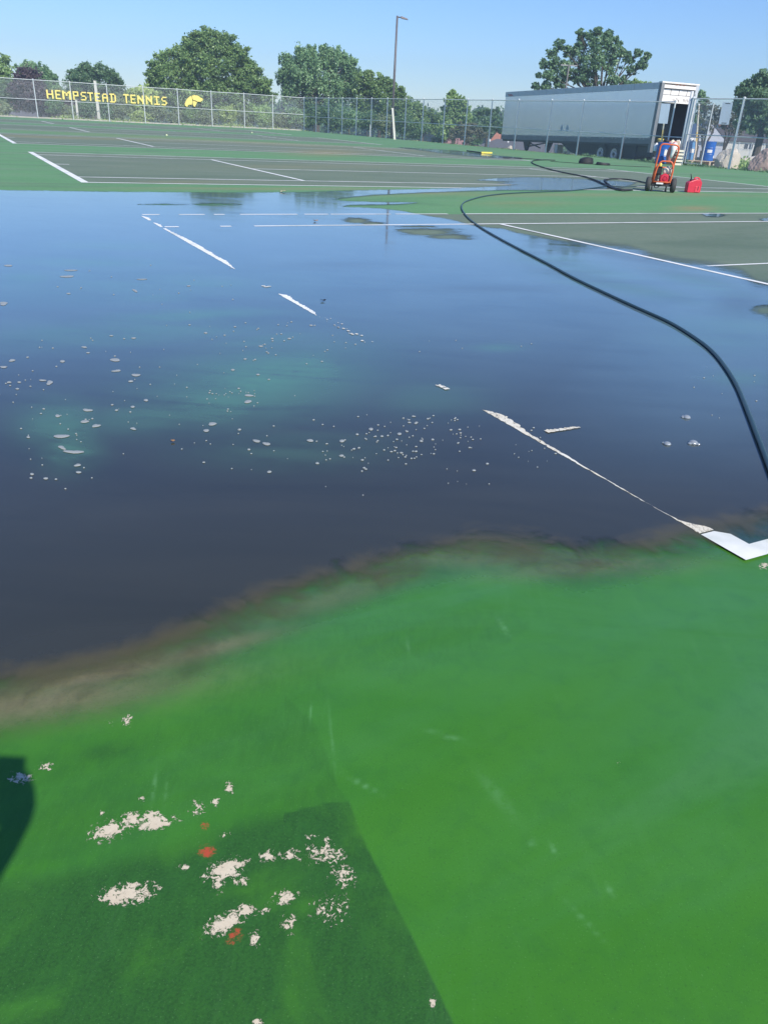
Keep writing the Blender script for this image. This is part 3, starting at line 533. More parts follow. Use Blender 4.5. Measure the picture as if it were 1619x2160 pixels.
# blank aluminium sign backs
def panel(x0, y0, x1, y1, x2, y2, x3, y3, D, label, slots=True):
    P_ = [at(x0, y0, D), at(x1, y1, D), at(x2, y2, D), at(x3, y3, D)]
    root = thing('sign_panel', label, 'sign', tuple(P_[3]), 0, 'blank sign panels hung on the fence'); o0 = P_[3]; P_ = [q-o0 for q in P_]
    nrm = (P_[1]-P_[0]).cross(P_[3]-P_[0]).normalized()*.012
    m = MB(); m.add([q+nrm for q in P_]+[q-nrm for q in P_], [(0,1,2,3), (7,6,5,4), (0,4,5,1), (1,5,6,2), (2,6,7,3), (3,7,4,0)]); m.build('panel', ALU, root)
    if slots:
        ex = (P_[1]-P_[0]); ey = (P_[3]-P_[0]); n_ = nrm*1.6
        if n_.dot(Vector((0, -1, 0))) < 0: n_ = -n_
        for f in (.055, .94):
            m = MB(); a = P_[0]+ey*f+ex*.27; b = P_[0]+ey*f+ex*.76; h = ey*.018
            m.add([a-h+n_, b-h+n_, b+h+n_, a+h+n_, a-h+n_*.4, b-h+n_*.4, b+h+n_*.4, a+h+n_*.4], [(0,1,2,3), (7,6,5,4), (0,4,5,1), (1,5,6,2), (2,6,7,3), (3,7,4,0)]); m.build('bracket', DARK, root)
    return root
Dp = math.hypot(pe.x, pe.y)
panel(1523, 215.5, 1545, 216, 1535.5, 263, 1514, 262, Dp+1.2, 'tall pale blue-grey metal panel with two dark slots on the fence near the right edge')
Dq = math.hypot(RP[-2].x, RP[-2].y)
panel(1394, 218, 1413, 219, 1406.5, 261, 1387, 260, Dq-.2, 'blank blue-grey panel hanging in front of the trailer rear corner', False)
# ------------------------------------------------------------------ lettering on the far fence
def fence_pt(x, y):                    # photo point -> (distance along fence, height)
    P = on_line(left_posts[0], CF, x, y); d = ray(x, y); k = P.y/d[1]; return (P-left_posts[0]).length, CAMH+d[2]*k
GL = {'H': ['10001','10001','10001','11111','10001','10001','10001'], 'E': ['11111','10000','10000','11110','10000','10000','11111'], 'M': ['10001','11011','10101','10101','10001','10001','10001'],
      'P': ['11111','10001','10001','11111','10000','10000','10000'], 'S': ['01111','10000','10000','01110','00001','00001','11110'], 'T': ['11111','00100','00100','00100','00100','00100','00100'],
      'A': ['01110','10001','10001','11111','10001','10001','10001'], 'D': ['11110','01001','01001','01001','01001','01001','11110'], 'N': ['10001','11001','11101','10111','10011','10001','10001'],
      'I': ['11111','00100','00100','00100','00100','00100','11111']}
LET = [('H', 657, 750, 195, 322, 0), ('E', 783, 858, 200, 330, 0), ('M', 882, 1000, 208, 335, 0), ('P', 1035, 1110, 218, 340, 0), ('S', 1145, 1220, 225, 348, 0), ('T', 1240, 1320, 232, 355, 0), ('E', 1345, 1418, 240, 362, 0), ('A', 1450, 1527, 250, 370, 0),
       ('D', 72, 158, 250, 378, 1), ('T', 268, 345, 258, 388, 1), ('E', 370, 438, 265, 390, 1), ('N', 466, 550, 275, 397, 1), ('N', 588, 672, 280, 403, 1), ('I', 703, 780, 288, 412, 1), ('S', 810, 880, 295, 418, 1)]
Lf, rzf = frame_between(left_posts[0], CF)
def sign_root(name, label, cat, x0):
    q = left_posts[0]+(CF-left_posts[0]).normalized()*x0; return thing(name, label, cat, (q.x, q.y, 0), rzf)
s0 = fence_pt(97, 198)[0]
word1 = sign_root('lettering', 'yellow block letters spelling HEMPSTEAD woven into the far fence', 'sign', s0)
s1 = fence_pt(260, 205)[0]
word2 = sign_root('lettering', 'yellow block letters spelling TENNIS woven into the far fence', 'sign', s1)
for i, (ch, xa, xb, ya, yb, k) in enumerate(LET):
    ox = 0 if k == 0 else 220; sc = 6.746
    Xa, Xb = ox+xa/sc, ox+xb/sc; Ya, Yb = 160+ya/sc, 160+yb/sc
    a0, zt = fence_pt(Xa, Ya); a1, _ = fence_pt(Xb, Ya); _, zb = fence_pt((Xa+Xb)/2, Yb)
    zt = zb+(zt-zb)*1.0; base = s0 if i < 9 else s1; root = word1 if i < 9 else word2
    cw = (a1-a0)/5; chh = (zt-zb)/7; m = MB()
    for r_, row in enumerate(GL[ch]):
        runs = []; c = 0
        while c < 5:
            if row[c] == '1':
                e = c
                while e < 5 and row[e] == '1': e += 1
                runs.append((c, e)); c = e
            else: c += 1
        for c, e in runs:
            z1 = zt-r_*chh; m.box(a0-base+c*cw-.012, -.09-.002*(r_ % 2), z1-chh*1.06, a0-base+e*cw+.012, -.05-.002*(r_ % 2), z1)
    m.build('letter', LETTER, root)
emb = [(1142, 398), (1160, 350), (1185, 318), (1215, 292), (1238, 288), (1248, 275), (1262, 281), (1280, 268), (1290, 279), (1318, 278), (1345, 292), (1360, 308), (1388, 318), (1400, 330), (1396, 350), (1375, 358), (1368, 372), (1345, 366), (1325, 372), (1312, 395), (1298, 415), (1288, 442), (1270, 432), (1256, 405), (1240, 412), (1212, 408), (1190, 415), (1178, 442), (1160, 432), (1148, 425)]
cut = [[(1142, 398), (1160, 350), (1185, 318), (1215, 292), (1238, 288), (1243, 310), (1250, 345), (1252, 375), (1240, 412), (1212, 408), (1190, 415), (1178, 442), (1160, 432), (1148, 425)],
       [(1245, 290), (1250, 276), (1262, 281), (1280, 268), (1290, 279), (1318, 278), (1345, 292), (1360, 308), (1388, 318), (1400, 330), (1396, 350), (1375, 358), (1368, 372), (1345, 366), (1325, 368), (1300, 352), (1262, 344), (1252, 320)],
       [(1260, 355), (1290, 362), (1318, 378), (1305, 402), (1296, 420), (1288, 442), (1270, 432), (1256, 405)]]
e0 = fence_pt(220+1142/6.746, 220)[0]
er = sign_root('emblem', 'yellow cut-out horse head emblem on the far fence right of the lettering', 'emblem', e0)
def fl_(a, b, d): s_, z_ = fence_pt(220+a/6.746, 160+b/6.746); return Vector((s_-e0, d, z_))
for nm, P_ in zip(('mane', 'head', 'neck'), cut):
    m = MB(); m.prism(P_, fl_, -.11, -.07); m.build(nm, LETTER, er)
# ------------------------------------------------------------------ poles
def lamp(x, yb, yt, D, label, r0=.10):
    b = at(x[0], yb, D); tp = at(x[1], yt, D); H = tp.z; zb = float(terrain(np.array([b.x]), np.array([b.y]))[0])
    root = thing('street_lamp', label, 'street lamp', (b.x, b.y, zb)); return root, H-zb
r_, H = lamp((825, 834), 292, 33, 81.5, 'tall thin brown lamp post with one lamp head, rising behind the right fence')
m = MB(); m.tube([(0, 0, 0), (0, 0, H)], [.13, .085], 10); m.build('pole', BROWNM, r_, smooth=True)
m = MB(); m.tube([(0, 0, H-.12), (.35, -.05, H-.10)], .05, 6); m.build('arm', BROWNM, r_)
m = MB(); m.add([(.32, -.22, H-.20), (.98, -.26, H-.30), (.98, .08, H-.30), (.32, .14, H-.20), (.36, -.18, H-.02), (.9, -.2, H-.18), (.9, .04, H-.18), (.36, .1, H-.02)], [(0,1,2,3), (7,6,5,4), (0,4,5,1), (1,5,6,2), (2,6,7,3), (3,7,4,0)]); m.build('lamp_head', mat('lamp_housing', (.2, .17, .17), .5), r_, bevel=.03)
r_, H = lamp((1192, 1197), 190, 136, 84, 'distant thin grey pole with two lamp arms, in front of the elm behind the trailer')
m = MB(); m.tube([(0, 0, 0), (0, 0, H)], .07, 8); m.build('pole', mat('weathered_grey_pole', (.22, .21, .2), .7), r_)
for sg in (-1, 1):
    m = MB(); m.box(sg*.1 if sg > 0 else -.75, -.06, H-.12, .75 if sg > 0 else -.1, .06, H-.02); m.tube([(0, 0, H-.08), (sg*.6, 0, H-.06)], .03, 6); m.build('lamp_head', mat('lamp_grey', (.3, .3, .3), .6), r_)
def wpost(xb, yb, xt, yt, D, wpx, label, group='white posts standing behind the fences'):
    b = at(xb, yb, D); tp = at(xt, yt, D); w = mpp(xb, yb, D)*wpx/2; root = thing('post', label, 'post', (b.x, b.y, b.z-.3), 0, group)
    dx, dz = tp.x-b.x, tp.z-b.z+.3; m = MB(); rr_ = w
    m.add([(sx_*rr_*(1 if z0 == 0 else .86)+(dx if z0 else 0), sy_*rr_+(tp.y-b.y if z0 else 0), (dz if z0 else 0)) for z0 in (0, 1) for sx_, sy_ in ((-1, -1), (1, -1), (1, 1), (-1, 1))], [(3,2,1,0), (4,5,6,7), (0,1,5,4), (1,2,6,5), (2,3,7,6), (3,0,4,7)])
    m.build('shaft', WHITEP, root, bevel=w*.25)
    m = MB(); m.box(-w*1.05+dx, -w*1.05, dz-.01, w*1.05+dx, w*1.05, dz+.03); m.build('cap', WHITEP, root)
Dl = left_posts[3].length+2.5
wpost(210, 254, 200.5, 171, Dl+1, 5.4, 'tall thick white post behind the letters of the first word')
wpost(165, 252, 161, 211, Dl+1, 4, 'shorter white post behind the far fence, left of the tall one')
wpost(833, 295, 827.5, 229, 76, 4.6, 'pale leaning post behind the right fence beside the lamp post')
wpost(780.5, 291, 781.5, 264, 83, 3.6, 'low pale stub post behind the right fence, left of the lamp post')
# yellow and white tape-striped poles near the trailer
TP = NT('striped_pole_paint'); sx = TP.n('ShaderNodeSeparateXYZ'); TP.put(sx.inputs[0], TP.obj()); nz = TP.noise(TP.obj(), 9, 4)
zz = TP.math('ADD', sx.outputs[2], TP.math('MULTIPLY', nz, .1)); cc = TP.mix(TP.math('GREATER_THAN', zz, 1.55), (.72, .62, .5), (.80, .58, .2)); cc = TP.mix(TP.math('GREATER_THAN', zz, 2.05), cc, (.6, .58, .48)); cc = TP.mix(TP.ss(nz, .58, .66), cc, (.25, .14, .1))
STR = TP.end(TP.bsdf(cc, .7))
for (xb, yb, xt, yt, D, lab) in [(1392, 318, 1400, 254, 53.2, 'thin grubby yellow and white pole under the blank panel at the trailer corner'), (1466, 316, 1473, 221, 55.0, 'thin yellow and white pole leaning behind the gate')]:
    b = at(xb, yb, D); tp = at(xt, yt, D); root = thing('pole', lab, 'pole', (b.x, b.y, -.25), 0, 'grubby striped poles by the gate')
    m = MB(); m.tube([(0, 0, 0), (0, 0, .25+b.z), (tp.x-b.x, tp.y-b.y, tp.z+.25)], .055, 8); m.build('shaft', STR, root); m = MB(); m.lathe([(.07, 0), (.07, .05), (.03, .08)], 10, Matrix.Translation((tp.x-b.x, tp.y-b.y, tp.z+.22))); m.build('cap', WHITE, root)
# ------------------------------------------------------------------ semi-trailer
K = 1.13; hx, hy, hh = 13.477*K, 47.564*K, .418654
TG = CAMH+(-.1144-CAMH)*K; TILT = -.0211*1.0
tr_ = thing('semi_trailer', 'long pale box trailer parked behind the right fence with its rear roll-up door open', 'trailer', (hx, hy, TG), hh)
# local: x right across the rear, y forward; the floor drops slightly to the front
TL, TW, Z0, Z1 = 16.15*K, 2.5*K, 1.15*K, 4.1*K
Mt = Matrix.Identity(4); Mt[2][1] = TILT
def tb(m, *a): return m.box(*a, M=Mt)
SIDE = NT('trailer_side_panel'); p = SIDE.obj(); sx = SIDE.n('ShaderNodeSeparateXYZ'); SIDE.put(sx.inputs[0], p)
stn = SIDE.noise(SIDE.mapping(p, scale=(1, 2.2, .12)), 2.0, 6, .65); blo = SIDE.noise(p, .5, 3)
c = SIDE.mix(stn, (.80, .82, .84), (.88, .89, .90)); c = SIDE.mix(SIDE.math('MULTIPLY', SIDE.ss(stn, .58, .75), .35), c, (.62, .66, .68)); c = SIDE.mix(SIDE.math('MULTIPLY', blo, .2), c, (.7, .73, .76))
seam = SIDE.math('LESS_THAN', SIDE.math('FRACT', SIDE.math('MULTIPLY', sx.outputs[1], 1/1.37)), .012)
SIDE = SIDE.end(SIDE.bsdf(SIDE.mix(SIDE.math('MULTIPLY', seam, .35), c, (.25, .28, .32)), .24, .7, .7))
RAIL = mat('trailer_rail_aluminium', (.55, .58, .60), .5, .2, .15, 3, dirt=((.22, .22, .22), .4))
LRAIL = mat('trailer_lower_rail', (.22, .24, .25), .7, .1, .25, 3, dirt=((.1, .09, .08), .6))
INT = mat('trailer_interior', (.07, .08, .09), .8, 0, .3, 3, dirt=((.08, .07, .06), .5))
TWHITE = mat('trailer_white_paint', (.82, .79, .74), .5, 0, .08, 4, dirt=((.45, .38, .3), .45))
m = MB(); tb(m, 0, .25, Z0+.3, .04, TL, Z1-.32); tb(m, TW-.04, .25, Z0+.3, TW, TL, Z1-.32); tb(m, .04, TL-.04, Z0+.3, TW-.04, TL, Z1-.32); m.build('side_wall', SIDE, tr_)
m = MB(); tb(m, -.02, .2, Z1-.34, .06, TL+.02, Z1); tb(m, TW-.06, .2, Z1-.34, TW+.02, TL+.02, Z1); tb(m, .06, TL-.06, Z1-.34, TW-.06, TL+.02, Z1); m.build('top_rail', RAIL, tr_)
m = MB(); tb(m, .02, .22, Z1-.05, TW-.02, TL, Z1+.01); m.build('roof', TWHITE, tr_)
m = MB(); tb(m, -.03, .2, Z0-.03, .08, TL+.02, Z0+.3); tb(m, TW-.08, .2, Z0-.03, TW+.03, TL+.02, Z0+.3); tb(m, .08, TL-.1, Z0-.03, TW-.08, TL+.02, Z0+.3); m.build('lower_rail', LRAIL, tr_)
MP_ = mat('marker_plate', (.55, .55, .52), .6)
for k in range(13):
    for q in (.7, 1.05): m = MB(); tb(m, -.045, q+k*1.38, Z0+.22, -.03, q+k*1.38+.14, Z0+.27); m.build('marker_plate', MP_, tr_)
m = MB(); tb(m, .08, .2, Z0-.15, TW-.08, TL-.1, Z0); m.build('floor', INT, tr_)
m = MB(); tb(m, .045, .3, Z0+.02, .06, TL-.1, Z1-.35); tb(m, TW-.06, .3, Z0+.02, TW-.045, TL-.1, Z1-.35); tb(m, .06, TL-.1, Z0+.02, TW-.06, TL-.08, Z1-.35); tb(m, .06, .4, Z1-.34, TW-.06, TL-.1, Z1-.32); m.build('lining', INT, tr_)
# rear frame
m = MB(); tb(m, -.02, 0, Z0-.5, .20, .24, Z1-.02); m.build('rear_post', LRAIL, tr_); m = MB(); tb(m, TW-.20, 0, Z0-.5, TW+.02, .24, Z1-.02); m.build('rear_post', RAIL, tr_)
m = MB(); tb(m, -.02, -.02, Z1-.02, TW+.02, .3, Z1+.06); tb(m, .20, 0, Z1-.28, TW-.20, .2, Z1-.10); m.build('rear_header', TWHITE, tr_)
for k in range(3): m = MB(); tb(m, 1.02+k*.28, -.03, Z1-.09, 1.16+k*.28, -.021, Z1-.05); m.build('marker_light', mat('amber_lens', (.35, .12, .05), .4), tr_)
m = MB(); tb(m, .22, .12, Z1-1.05, TW-.22, .17, Z1-.32); dr = m.build('roll_door', TWHITE, tr_)
m = MB()
for k in range(3): tb(m, .85+k*.62, .105, Z1-.62, .87+k*.62, .118, Z1-.33)
tb(m, .22, .108, Z1-.63, TW-.22, .118, Z1-.615); m.build('panel_seam', DARK, dr)
rs = random.Random(9); SCF = mat('dark_scuffs', (.3, .24, .2), .8)
for k in range(11):
    m = MB(); a = 1.1+k*.09+(.25 if k > 5 else 0); z = Z1-.95+rs.uniform(-.03, .1); m.tube([Mt@Vector((a, .112, z+.12)), Mt@Vector((a+.05+rs.uniform(-.03, .06), .112, z-.03))], .011, 4); m.build('scuff_mark', SCF, dr)
m = MB(); tb(m, .2, -.02, Z0-.16, TW-.2, .2, Z0+.02); m.build('rear_sill', LRAIL, tr_)
m = MB(); tb(m, .55, 0, Z0-.75, .65, .1, Z0-.16); tb(m, TW-.65, 0, Z0-.75, TW-.55, .1, Z0-.16); tb(m, .3, -.02, Z0-.88, TW-.3, .1, Z0-.75); m.build('underride_bar', LRAIL, tr_)
# underside: landing gear, box, suspension
for sx_ in (.35, TW-.5):
    m = MB(); ly = TL-3.4; tb(m, sx_, ly, .62, sx_+.16, ly+.18, Z0-.04); tb(m, sx_+.03, ly+.03, .34, sx_+.13, ly+.15, .7)
    m.add([Mt@Vector(q) for q in ((sx_-.02, ly-.45, Z0-.04), (sx_-.02, ly+.6, Z0-.04), (sx_-.02, ly+.2, Z0-.75), (sx_-.02, ly-.02, Z0-.75), (sx_+.16, ly-.45, Z0-.04), (sx_+.16, ly+.6, Z0-.04), (sx_+.16, ly+.2, Z0-.75), (sx_+.16, ly-.02, Z0-.75))], [(0,1,2,3), (7,6,5,4), (0,4,5,1), (1,5,6,2), (2,6,7,3), (3,7,4,0)])
    m.build('landing_leg', DARK, tr_)
m = MB(); m.tube([Mt@Vector((.43, TL-3.3, .8)), Mt@Vector((.43, TL-6.2, 1.15))], .05, 6); m.tube([Mt@Vector((.43, TL-3.3, 1.15)), Mt@Vector((.43, TL-5.2, .75))], .05, 6); m.build('brace', DARK, tr_)
m = MB(); y0 = 1.9; prof = [(y0, Z0-.04), (10.6, Z0-.04), (9.2, .62), (7.9, .36), (y0, .36)]
m.prism(prof, lambda a, b, d: Mt@Vector((d, a, b)), .45, TW-.35); m.build('chassis_skirt', DARK, tr_)
m = MB(); tb(m, .5, .3, .55, TW-.5, y0-.02, Z0-.16); m.build('rear_subframe', DARK, tr_)
m = MB(); m.box(.05, 10.2, .45, .09, 10.5, 1.02, M=Mt); m.build('mud_flap', RAIL, tr_)
def wheel(y, sx_):
    Mw = Matrix.Translation((sx_, y, .56+y*TILT*0.4))@Matrix.Rotation(-math.pi/2, 4, 'Y')
    m = MB(); m.lathe([(.33, -.12), (.52, -.13), (.56, -.09), (.56, .09), (.52, .13), (.34, .12), (.33, -.12)], 28, Mw, False); ty = m.build('tyre', BLACK, tr_, smooth=True)
    m = MB(); m.lathe([(.335, -.10), (.335, .115), (.31, .115), (.26, .0), (.13, -.01), (.12, .08), (.06, .10)], 24, Mw); m.build('rim', WHITE, ty, smooth=False)
    m = MB(); m.lathe([(.10, .10), (.11, .14), (.05, .16)], 12, Mw)
    for k in range(6): a = k*math.pi/3+.3; m.lathe([(.05, -.005), (.05, .004)], 10, Mw@Matrix.Translation((.19*math.cos(a), .19*math.sin(a), .0)))
    m.build('hub', DARK, ty)
# local y of the wheels found from their photo columns
A_ = Vector((hx, hy, 0)); Bd = Vector((-math.sin(hh), math.cos(hh), 0)); rt = Vector((math.cos(hh), math.sin(hh), 0))
for xw in (1267.5, 1296.5):
    q = on_line(A_+rt*.2, A_+rt*.2+Bd, xw, 322); wheel((q-A_-rt*.2).length, .2); wheel((q-A_-rt*.2).length, TW-.3)
# small diamond stickers and name-plate on the side
for q in (8.2, 8.9): m = MB(); yy = q+1.0; m.prism([(yy, Z0+.55), (yy+.18, Z0+.8), (yy, Z0+1.05), (yy-.18, Z0+.8)], lambda a, b, d: Mt@Vector((d, a, b)), -.006, -.001); m.build('diamond_placard', mat('faded_placard', (.44, .52, .58), .5), tr_)
m = MB(); tb(m, -.03, TL-1.15, Z1-.3, -.02, TL-.5, Z1-.24); tb(m, -.03, TL-1.0, Z1-.22, -.02, TL-.35, Z1-.17); m.build('name_plate', mat('faded_red_marking', (.42, .16, .16), .6), tr_)
def on_tr(x, y, z): return (Matrix.Translation((hx, hy, TG))@Matrix.Rotation(hh, 4, 'Z')@Mt)@Vector((x, y, z))
# clutter on the trailer floor
for (x, col, nm, lab) in ((.95, YEL, 'bucket', 'small yellow tub at the lip of the trailer floor'), (1.5, PINK, 'bundle', 'pale reddish bundle on the trailer floor, in the middle of the clutter'), (1.95, CREAM, 'bag', 'cream bag on the trailer floor between a bundle and the gate post'), (2.4, WHITE, 'rag', 'white rag heaped at the right end of the trailer floor')):
    m = MB(); rc = random.Random(int(x*100)); base = on_tr(x, .35, Z0+.02)
    prof = [(.16+.03*rc.random(), 0), (.17, .08), (.14, .17), (.09, .22), (.02, .24)] if nm != 'bucket' else [(.13, 0), (.16, .22), (.18, .24), (.17, .27), (.05, .3)]
    m.lathe(prof, 12, Matrix.Diagonal((1.2, .9, 1, 1)))
    if nm != 'bucket': m.v = [(a*(1+.25*rc.uniform(-1, 1)), b*(1+.25*rc.uniform(-1, 1)), c*(1+.2*rc.uniform(-1, 1))) for a, b, c in m.v]
    tag(m.build(nm, col, loc=base, smooth=True), lab, nm, 'clutter on the trailer floor')
# ------------------------------------------------------------------ drums
def drum(x, yb, D, h, r, mt, label, white, lid=None):
    b = at(x, yb, D); root = thing('drum', label, 'drum', tuple(b), 0, 'blue drums by the gate')
    m = MB(); m.lathe([(r*.97, 0), (r, .02), (r, h*.33-.03), (r*1.04, h*.33), (r, h*.33+.03), (r, h*.66-.03), (r*1.04, h*.66), (r, h*.66+.03), (r, h-.04), (r*1.02, h-.02), (r*1.02, h), (r*.93, h), (r*.93, h-.03)], 28); m.build('body', mt, root, smooth=False)
    if white:
        for (a0, a1, z0, z1) in white:
            m = MB(); n = 8; A2 = [math.radians(a0+(a1-a0)*k/n) for k in range(n+1)]
            m.add([(r*1.012*math.cos(a), r*1.012*math.sin(a), z) for z in (z0*h, z1*h) for a in A2]+[(r*.99*math.cos(a), r*.99*math.sin(a), z) for z in (z0*h, z1*h) for a in A2], [(k, k+1, n+2+k, n+1+k) for k in range(n)]); m.build('label', WHITE, root)
    return root, b
pal = None
drum(1489, 339, 56.5, 1.08, .36, BLUE, 'tall dark blue drum with white labels beyond the gate, beside the white boulder', [(-120, -75, .42, .58), (-45, -10, .15, .28)])
rt2, bb = drum(1450.5, 337, 55.5, 1.0, .29, LBLUE, 'light blue drum with a white rag on top, behind the gate post', [(-110, -60, .4, .62)])
rg = MB(); rc = random.Random(2)
for k in range(5): a = k*1.3; rg.tube([(.2*math.cos(a), .2*math.sin(a), .02), (.14*math.cos(a+.6), .14*math.sin(a+.6), .14+.05*rc.random()), (.02, .05, .06)], [.05, .065, .05], 7)
tag(rg.build('rag', WHITE, loc=bb+Vector((0, 0, 1.0)), smooth=True), 'crumpled white rag lying on top of the light blue drum', 'rag')
rt3, b3 = drum(1393, 344, 52.6, 1.1, .36, BLUE, 'dark blue drum behind the orange cart, at the trailer corner', [(-95, -30, .38, .66)])
for (x, y, D, w_, lab) in ((1487, 343, 56.2, 1.5, 'grey-white pallet under the dark blue drum by the gate'), (1449, 343, 55.2, 1.2, 'pale pallet under the light blue drum')):
    b = at(x, y, D); b.z = -.27; top = {1487: at(1489, 339, 56.5).z, 1449: bb.z}[x]; hgt_ = top-b.z-.005
    root = thing('pallet', lab, 'pallet', tuple(b), .2, 'pallets under the drums')
    for q in (-.5, 0, .5):
        m = MB(); m.box(q*w_-.06, -.5, 0, q*w_+.06, .5, hgt_-.03); m.build('bearer', WOOD, root)
    for k in range(6):
        m = MB(); m.box(-w_/2-.08, -.5+k*.175, hgt_-.03, w_/2+.08, -.5+k*.175+.13, hgt_); m.build('deck_board', WOOD, root)
# red bag and white cloth, cabinet and boards behind the cart
def soft(name, P, sx_, sy_, sz_, mt, lab, cat, seed, parts=None):
    rc = random.Random(seed); m = MB(); m.lathe([(.40, 0), (.5, .12), (.5, .4), (.46, .65), (.36, .85), (.2, .96), (.04, 1)], 16, Matrix.Diagonal((sx_, sy_, sz_, 1)))
    m.v = [(a*(1+.13*math.sin(9*c/sz_+b*6+seed)), b*(1+.13*math.sin(7*c+a*8+seed)), c*(1+.04*rc.uniform(-1, 1))) for a, b, c in m.v]
    o = m.build(name, mt, loc=P, smooth=True); return tag(o, lab, cat)
soft('sack', at(1413, 346, 51.6), .62, .5, 1.15, PINK, 'faded red sack standing between the dark drum and the gate post', 'sack', 3)
cl = thing('cloth', 'long white cloth draped over the top of the red sack', 'cloth', tuple(at(1417, 330, 51.2))); m = MB()
pts = [at(1424, 303, 51.2), at(1421, 310, 51.0), at(1419, 318, 51.0), at(1416, 326, 51.0), at(1413.5, 334, 51.0)]; o0 = at(1417, 330, 51.2); m.tube([q-o0 for q in pts], [.10, .16, .12, .09, .05], 8); m.build('fold', WHITE, cl, smooth=True)
m = MB(); m.tube([at(1417, 305, 51.3)-o0, at(1424, 307, 51.1)-o0, at(1427, 313, 51.1)-o0], [.08, .12, .05], 8); m.build('fold', WHITE, cl, smooth=True)
cb = thing('cabinet', 'pale grey equipment cabinet standing under the trailer sill', 'cabinet', tuple(at(1416, 344, 54.5)), .15); m = MB(); m.box(-.5, -.3, 0, .5, .3, 1.05); m.build('body', mat('grey_enamel', (.55, .56, .52), .5, 0, .1, 4), cb, bevel=.02)
m = MB(); m.box(-.44, -.32, .2, -.02, -.303, .95); m.build('door', mat('grey_enamel_door', (.6, .6, .56), .5), cb); m = MB(); m.box(.02, -.32, .2, .44, -.303, .95); m.build('door', mat('grey_enamel_door', (.6, .6, .56), .5), cb)
for (x, yb, yt, D, w_, lab) in ((1430.5, 345, 297, 53.6, .2, 'upright tan board leaning under the trailer rear, left of the gate post'),):
    b = at(x, yb, D); tp = at(x+1.5, yt, D); root = thing('board', lab, 'board', tuple(b)); m = MB(); m.add([(-w_/2, 0, 0), (w_/2, 0, 0), (w_/2, .04, 0), (-w_/2, .04, 0), (tp.x-b.x-w_/2, .3, tp.z-b.z), (tp.x-b.x+w_/2, .3, tp.z-b.z), (tp.x-b.x+w_/2, .34, tp.z-b.z), (tp.x-b.x-w_/2, .34, tp.z-b.z)], [(3,2,1,0), (4,5,6,7), (0,1,5,4), (1,2,6,5), (2,3,7,6), (3,0,4,7)]); m.build('plank', WOOD, root)
# stack of blocks right of the sack
bs = thing('block_stack', 'low stack of cream boards beside the red sack, left of the gate post', 'boards', tuple(at(1425, 348, 51.4))); 
for k in range(5):
    m = MB(); m.box(-.2+.03*(k % 2), -.25, k*.17, .2+.03*(k % 2), .25, k*.17+.10); m.build('board', CREAM, bs)
# white canister and dark pump on the drum behind the cart
o = MB(); o.lathe([(.13, 0), (.14, .05), (.14, .32), (.06, .38), (.05, .45)], 14); tag(o.build('jug', WHITE, loc=at(1381, 319, 53.0), smooth=True), 'white plastic jug hanging at the lower trailer corner left of the dark drum', 'jug')
o = MB(); o.lathe([(.12, 0), (.16, .03), (.15, .12), (.04, .14), (.035, .22)], 14); tag(o.build('drum_pump', BLACK, loc=b3+Vector((.1, 0, 1.1)), smooth=True), 'black hand pump on top of the dark drum behind the cart', 'pump')
# ------------------------------------------------------------------ pressure-washer cart
cw_ = (gnd(1368, 403)+gnd(1411, 406))/2; ang = math.atan2((gnd(1411, 406)-gnd(1368, 403)).y, (gnd(1411, 406)-gnd(1368, 403)).x)
ca = thing('pressure_washer', 'orange tube-framed pressure washer cart with two black wheels and a red engine', 'pressure washer', (cw_.x, cw_.y, 0), -.20)
def wheel2(x):
    Mw = Matrix.Translation((x, 0, .19))@Matrix.Rotation(math.pi/2, 4, 'Y'); m = MB(); m.lathe([(.09, -.06), (.16, -.065), (.19, -.04), (.19, .04), (.16, .065), (.10, .06), (.09, -.06)], 26, Mw, False); w_ = m.build('wheel', mat('worn_tyre', (.055, .058, .055), .8, 0, .3, 20), ca, smooth=True)
    m = MB(); m.lathe([(.10, -.05), (.10, .05), (.05, .055), (.03, .075)], 18, Mw); m.build('rim', mat('steel_rim', (.45, .42, .38), .5), w_)
wheel2(-.345); wheel2(.345)
def bend(pts, r=.07, n=4):
    out = [Vector(pts[0])]
    for i in range(1, len(pts)-1):
        a, b, c = Vector(pts[i-1]), Vector(pts[i]), Vector(pts[i+1]); p = b+(a-b).normalized()*min(r, (a-b).length*.45); q = b+(c-b).normalized()*min(r, (c-b).length*.45)
        for k in range(n+1): f = k/n; out.append(p*(1-f)**2+b*2*f*(1-f)+q*f*f)
    out.append(Vector(pts[-1])); return out
m = MB(); m.tube(bend([(-.24, .02, .22), (-.235, -.06, .8), (-.21, -.12, 1.0), (-.22, -.16, 1.24), (.28, -.16, 1.22), (.29, -.12, 1.0), (.25, -.06, .8), (.24, .02, .22)], .12), .023, 8); m.build('handle_frame', ORANGE, ca, smooth=True)
m = MB(); m.tube(bend([(-.23, -.10, .26), (-.20, -.10, .60), (-.12, -.10, .80), (.18, -.10, .80), (.25, -.10, .62), (.23, -.10, .26), (-.23, -.10, .26)], .07), .021, 8); m.build('roll_cage', ORANGE, ca, smooth=True)
m = MB(); m.tube(bend([(-.22, .5, .26), (-.2, .5, .62), (.2, .5, .62), (.22, .5, .26)], .08), .02, 8); m.tube([(-.22, .5, .26), (-.23, -.1, .26)], .02, 8); m.tube([(.22, .5, .26), (.23, -.1, .26)], .02, 8); m.tube([(-.2, .5, .62), (-.2, -.1, .64)], .018, 8); m.tube([(.2, .5, .62), (.24, -.1, .64)], .018, 8); m.build('side_bars', ORANGE, ca, smooth=True)
m = MB(); m.box(-.26, -.08, .15, .26, .52, .21); m.build('base_plate', DARK, ca, bevel=.01)
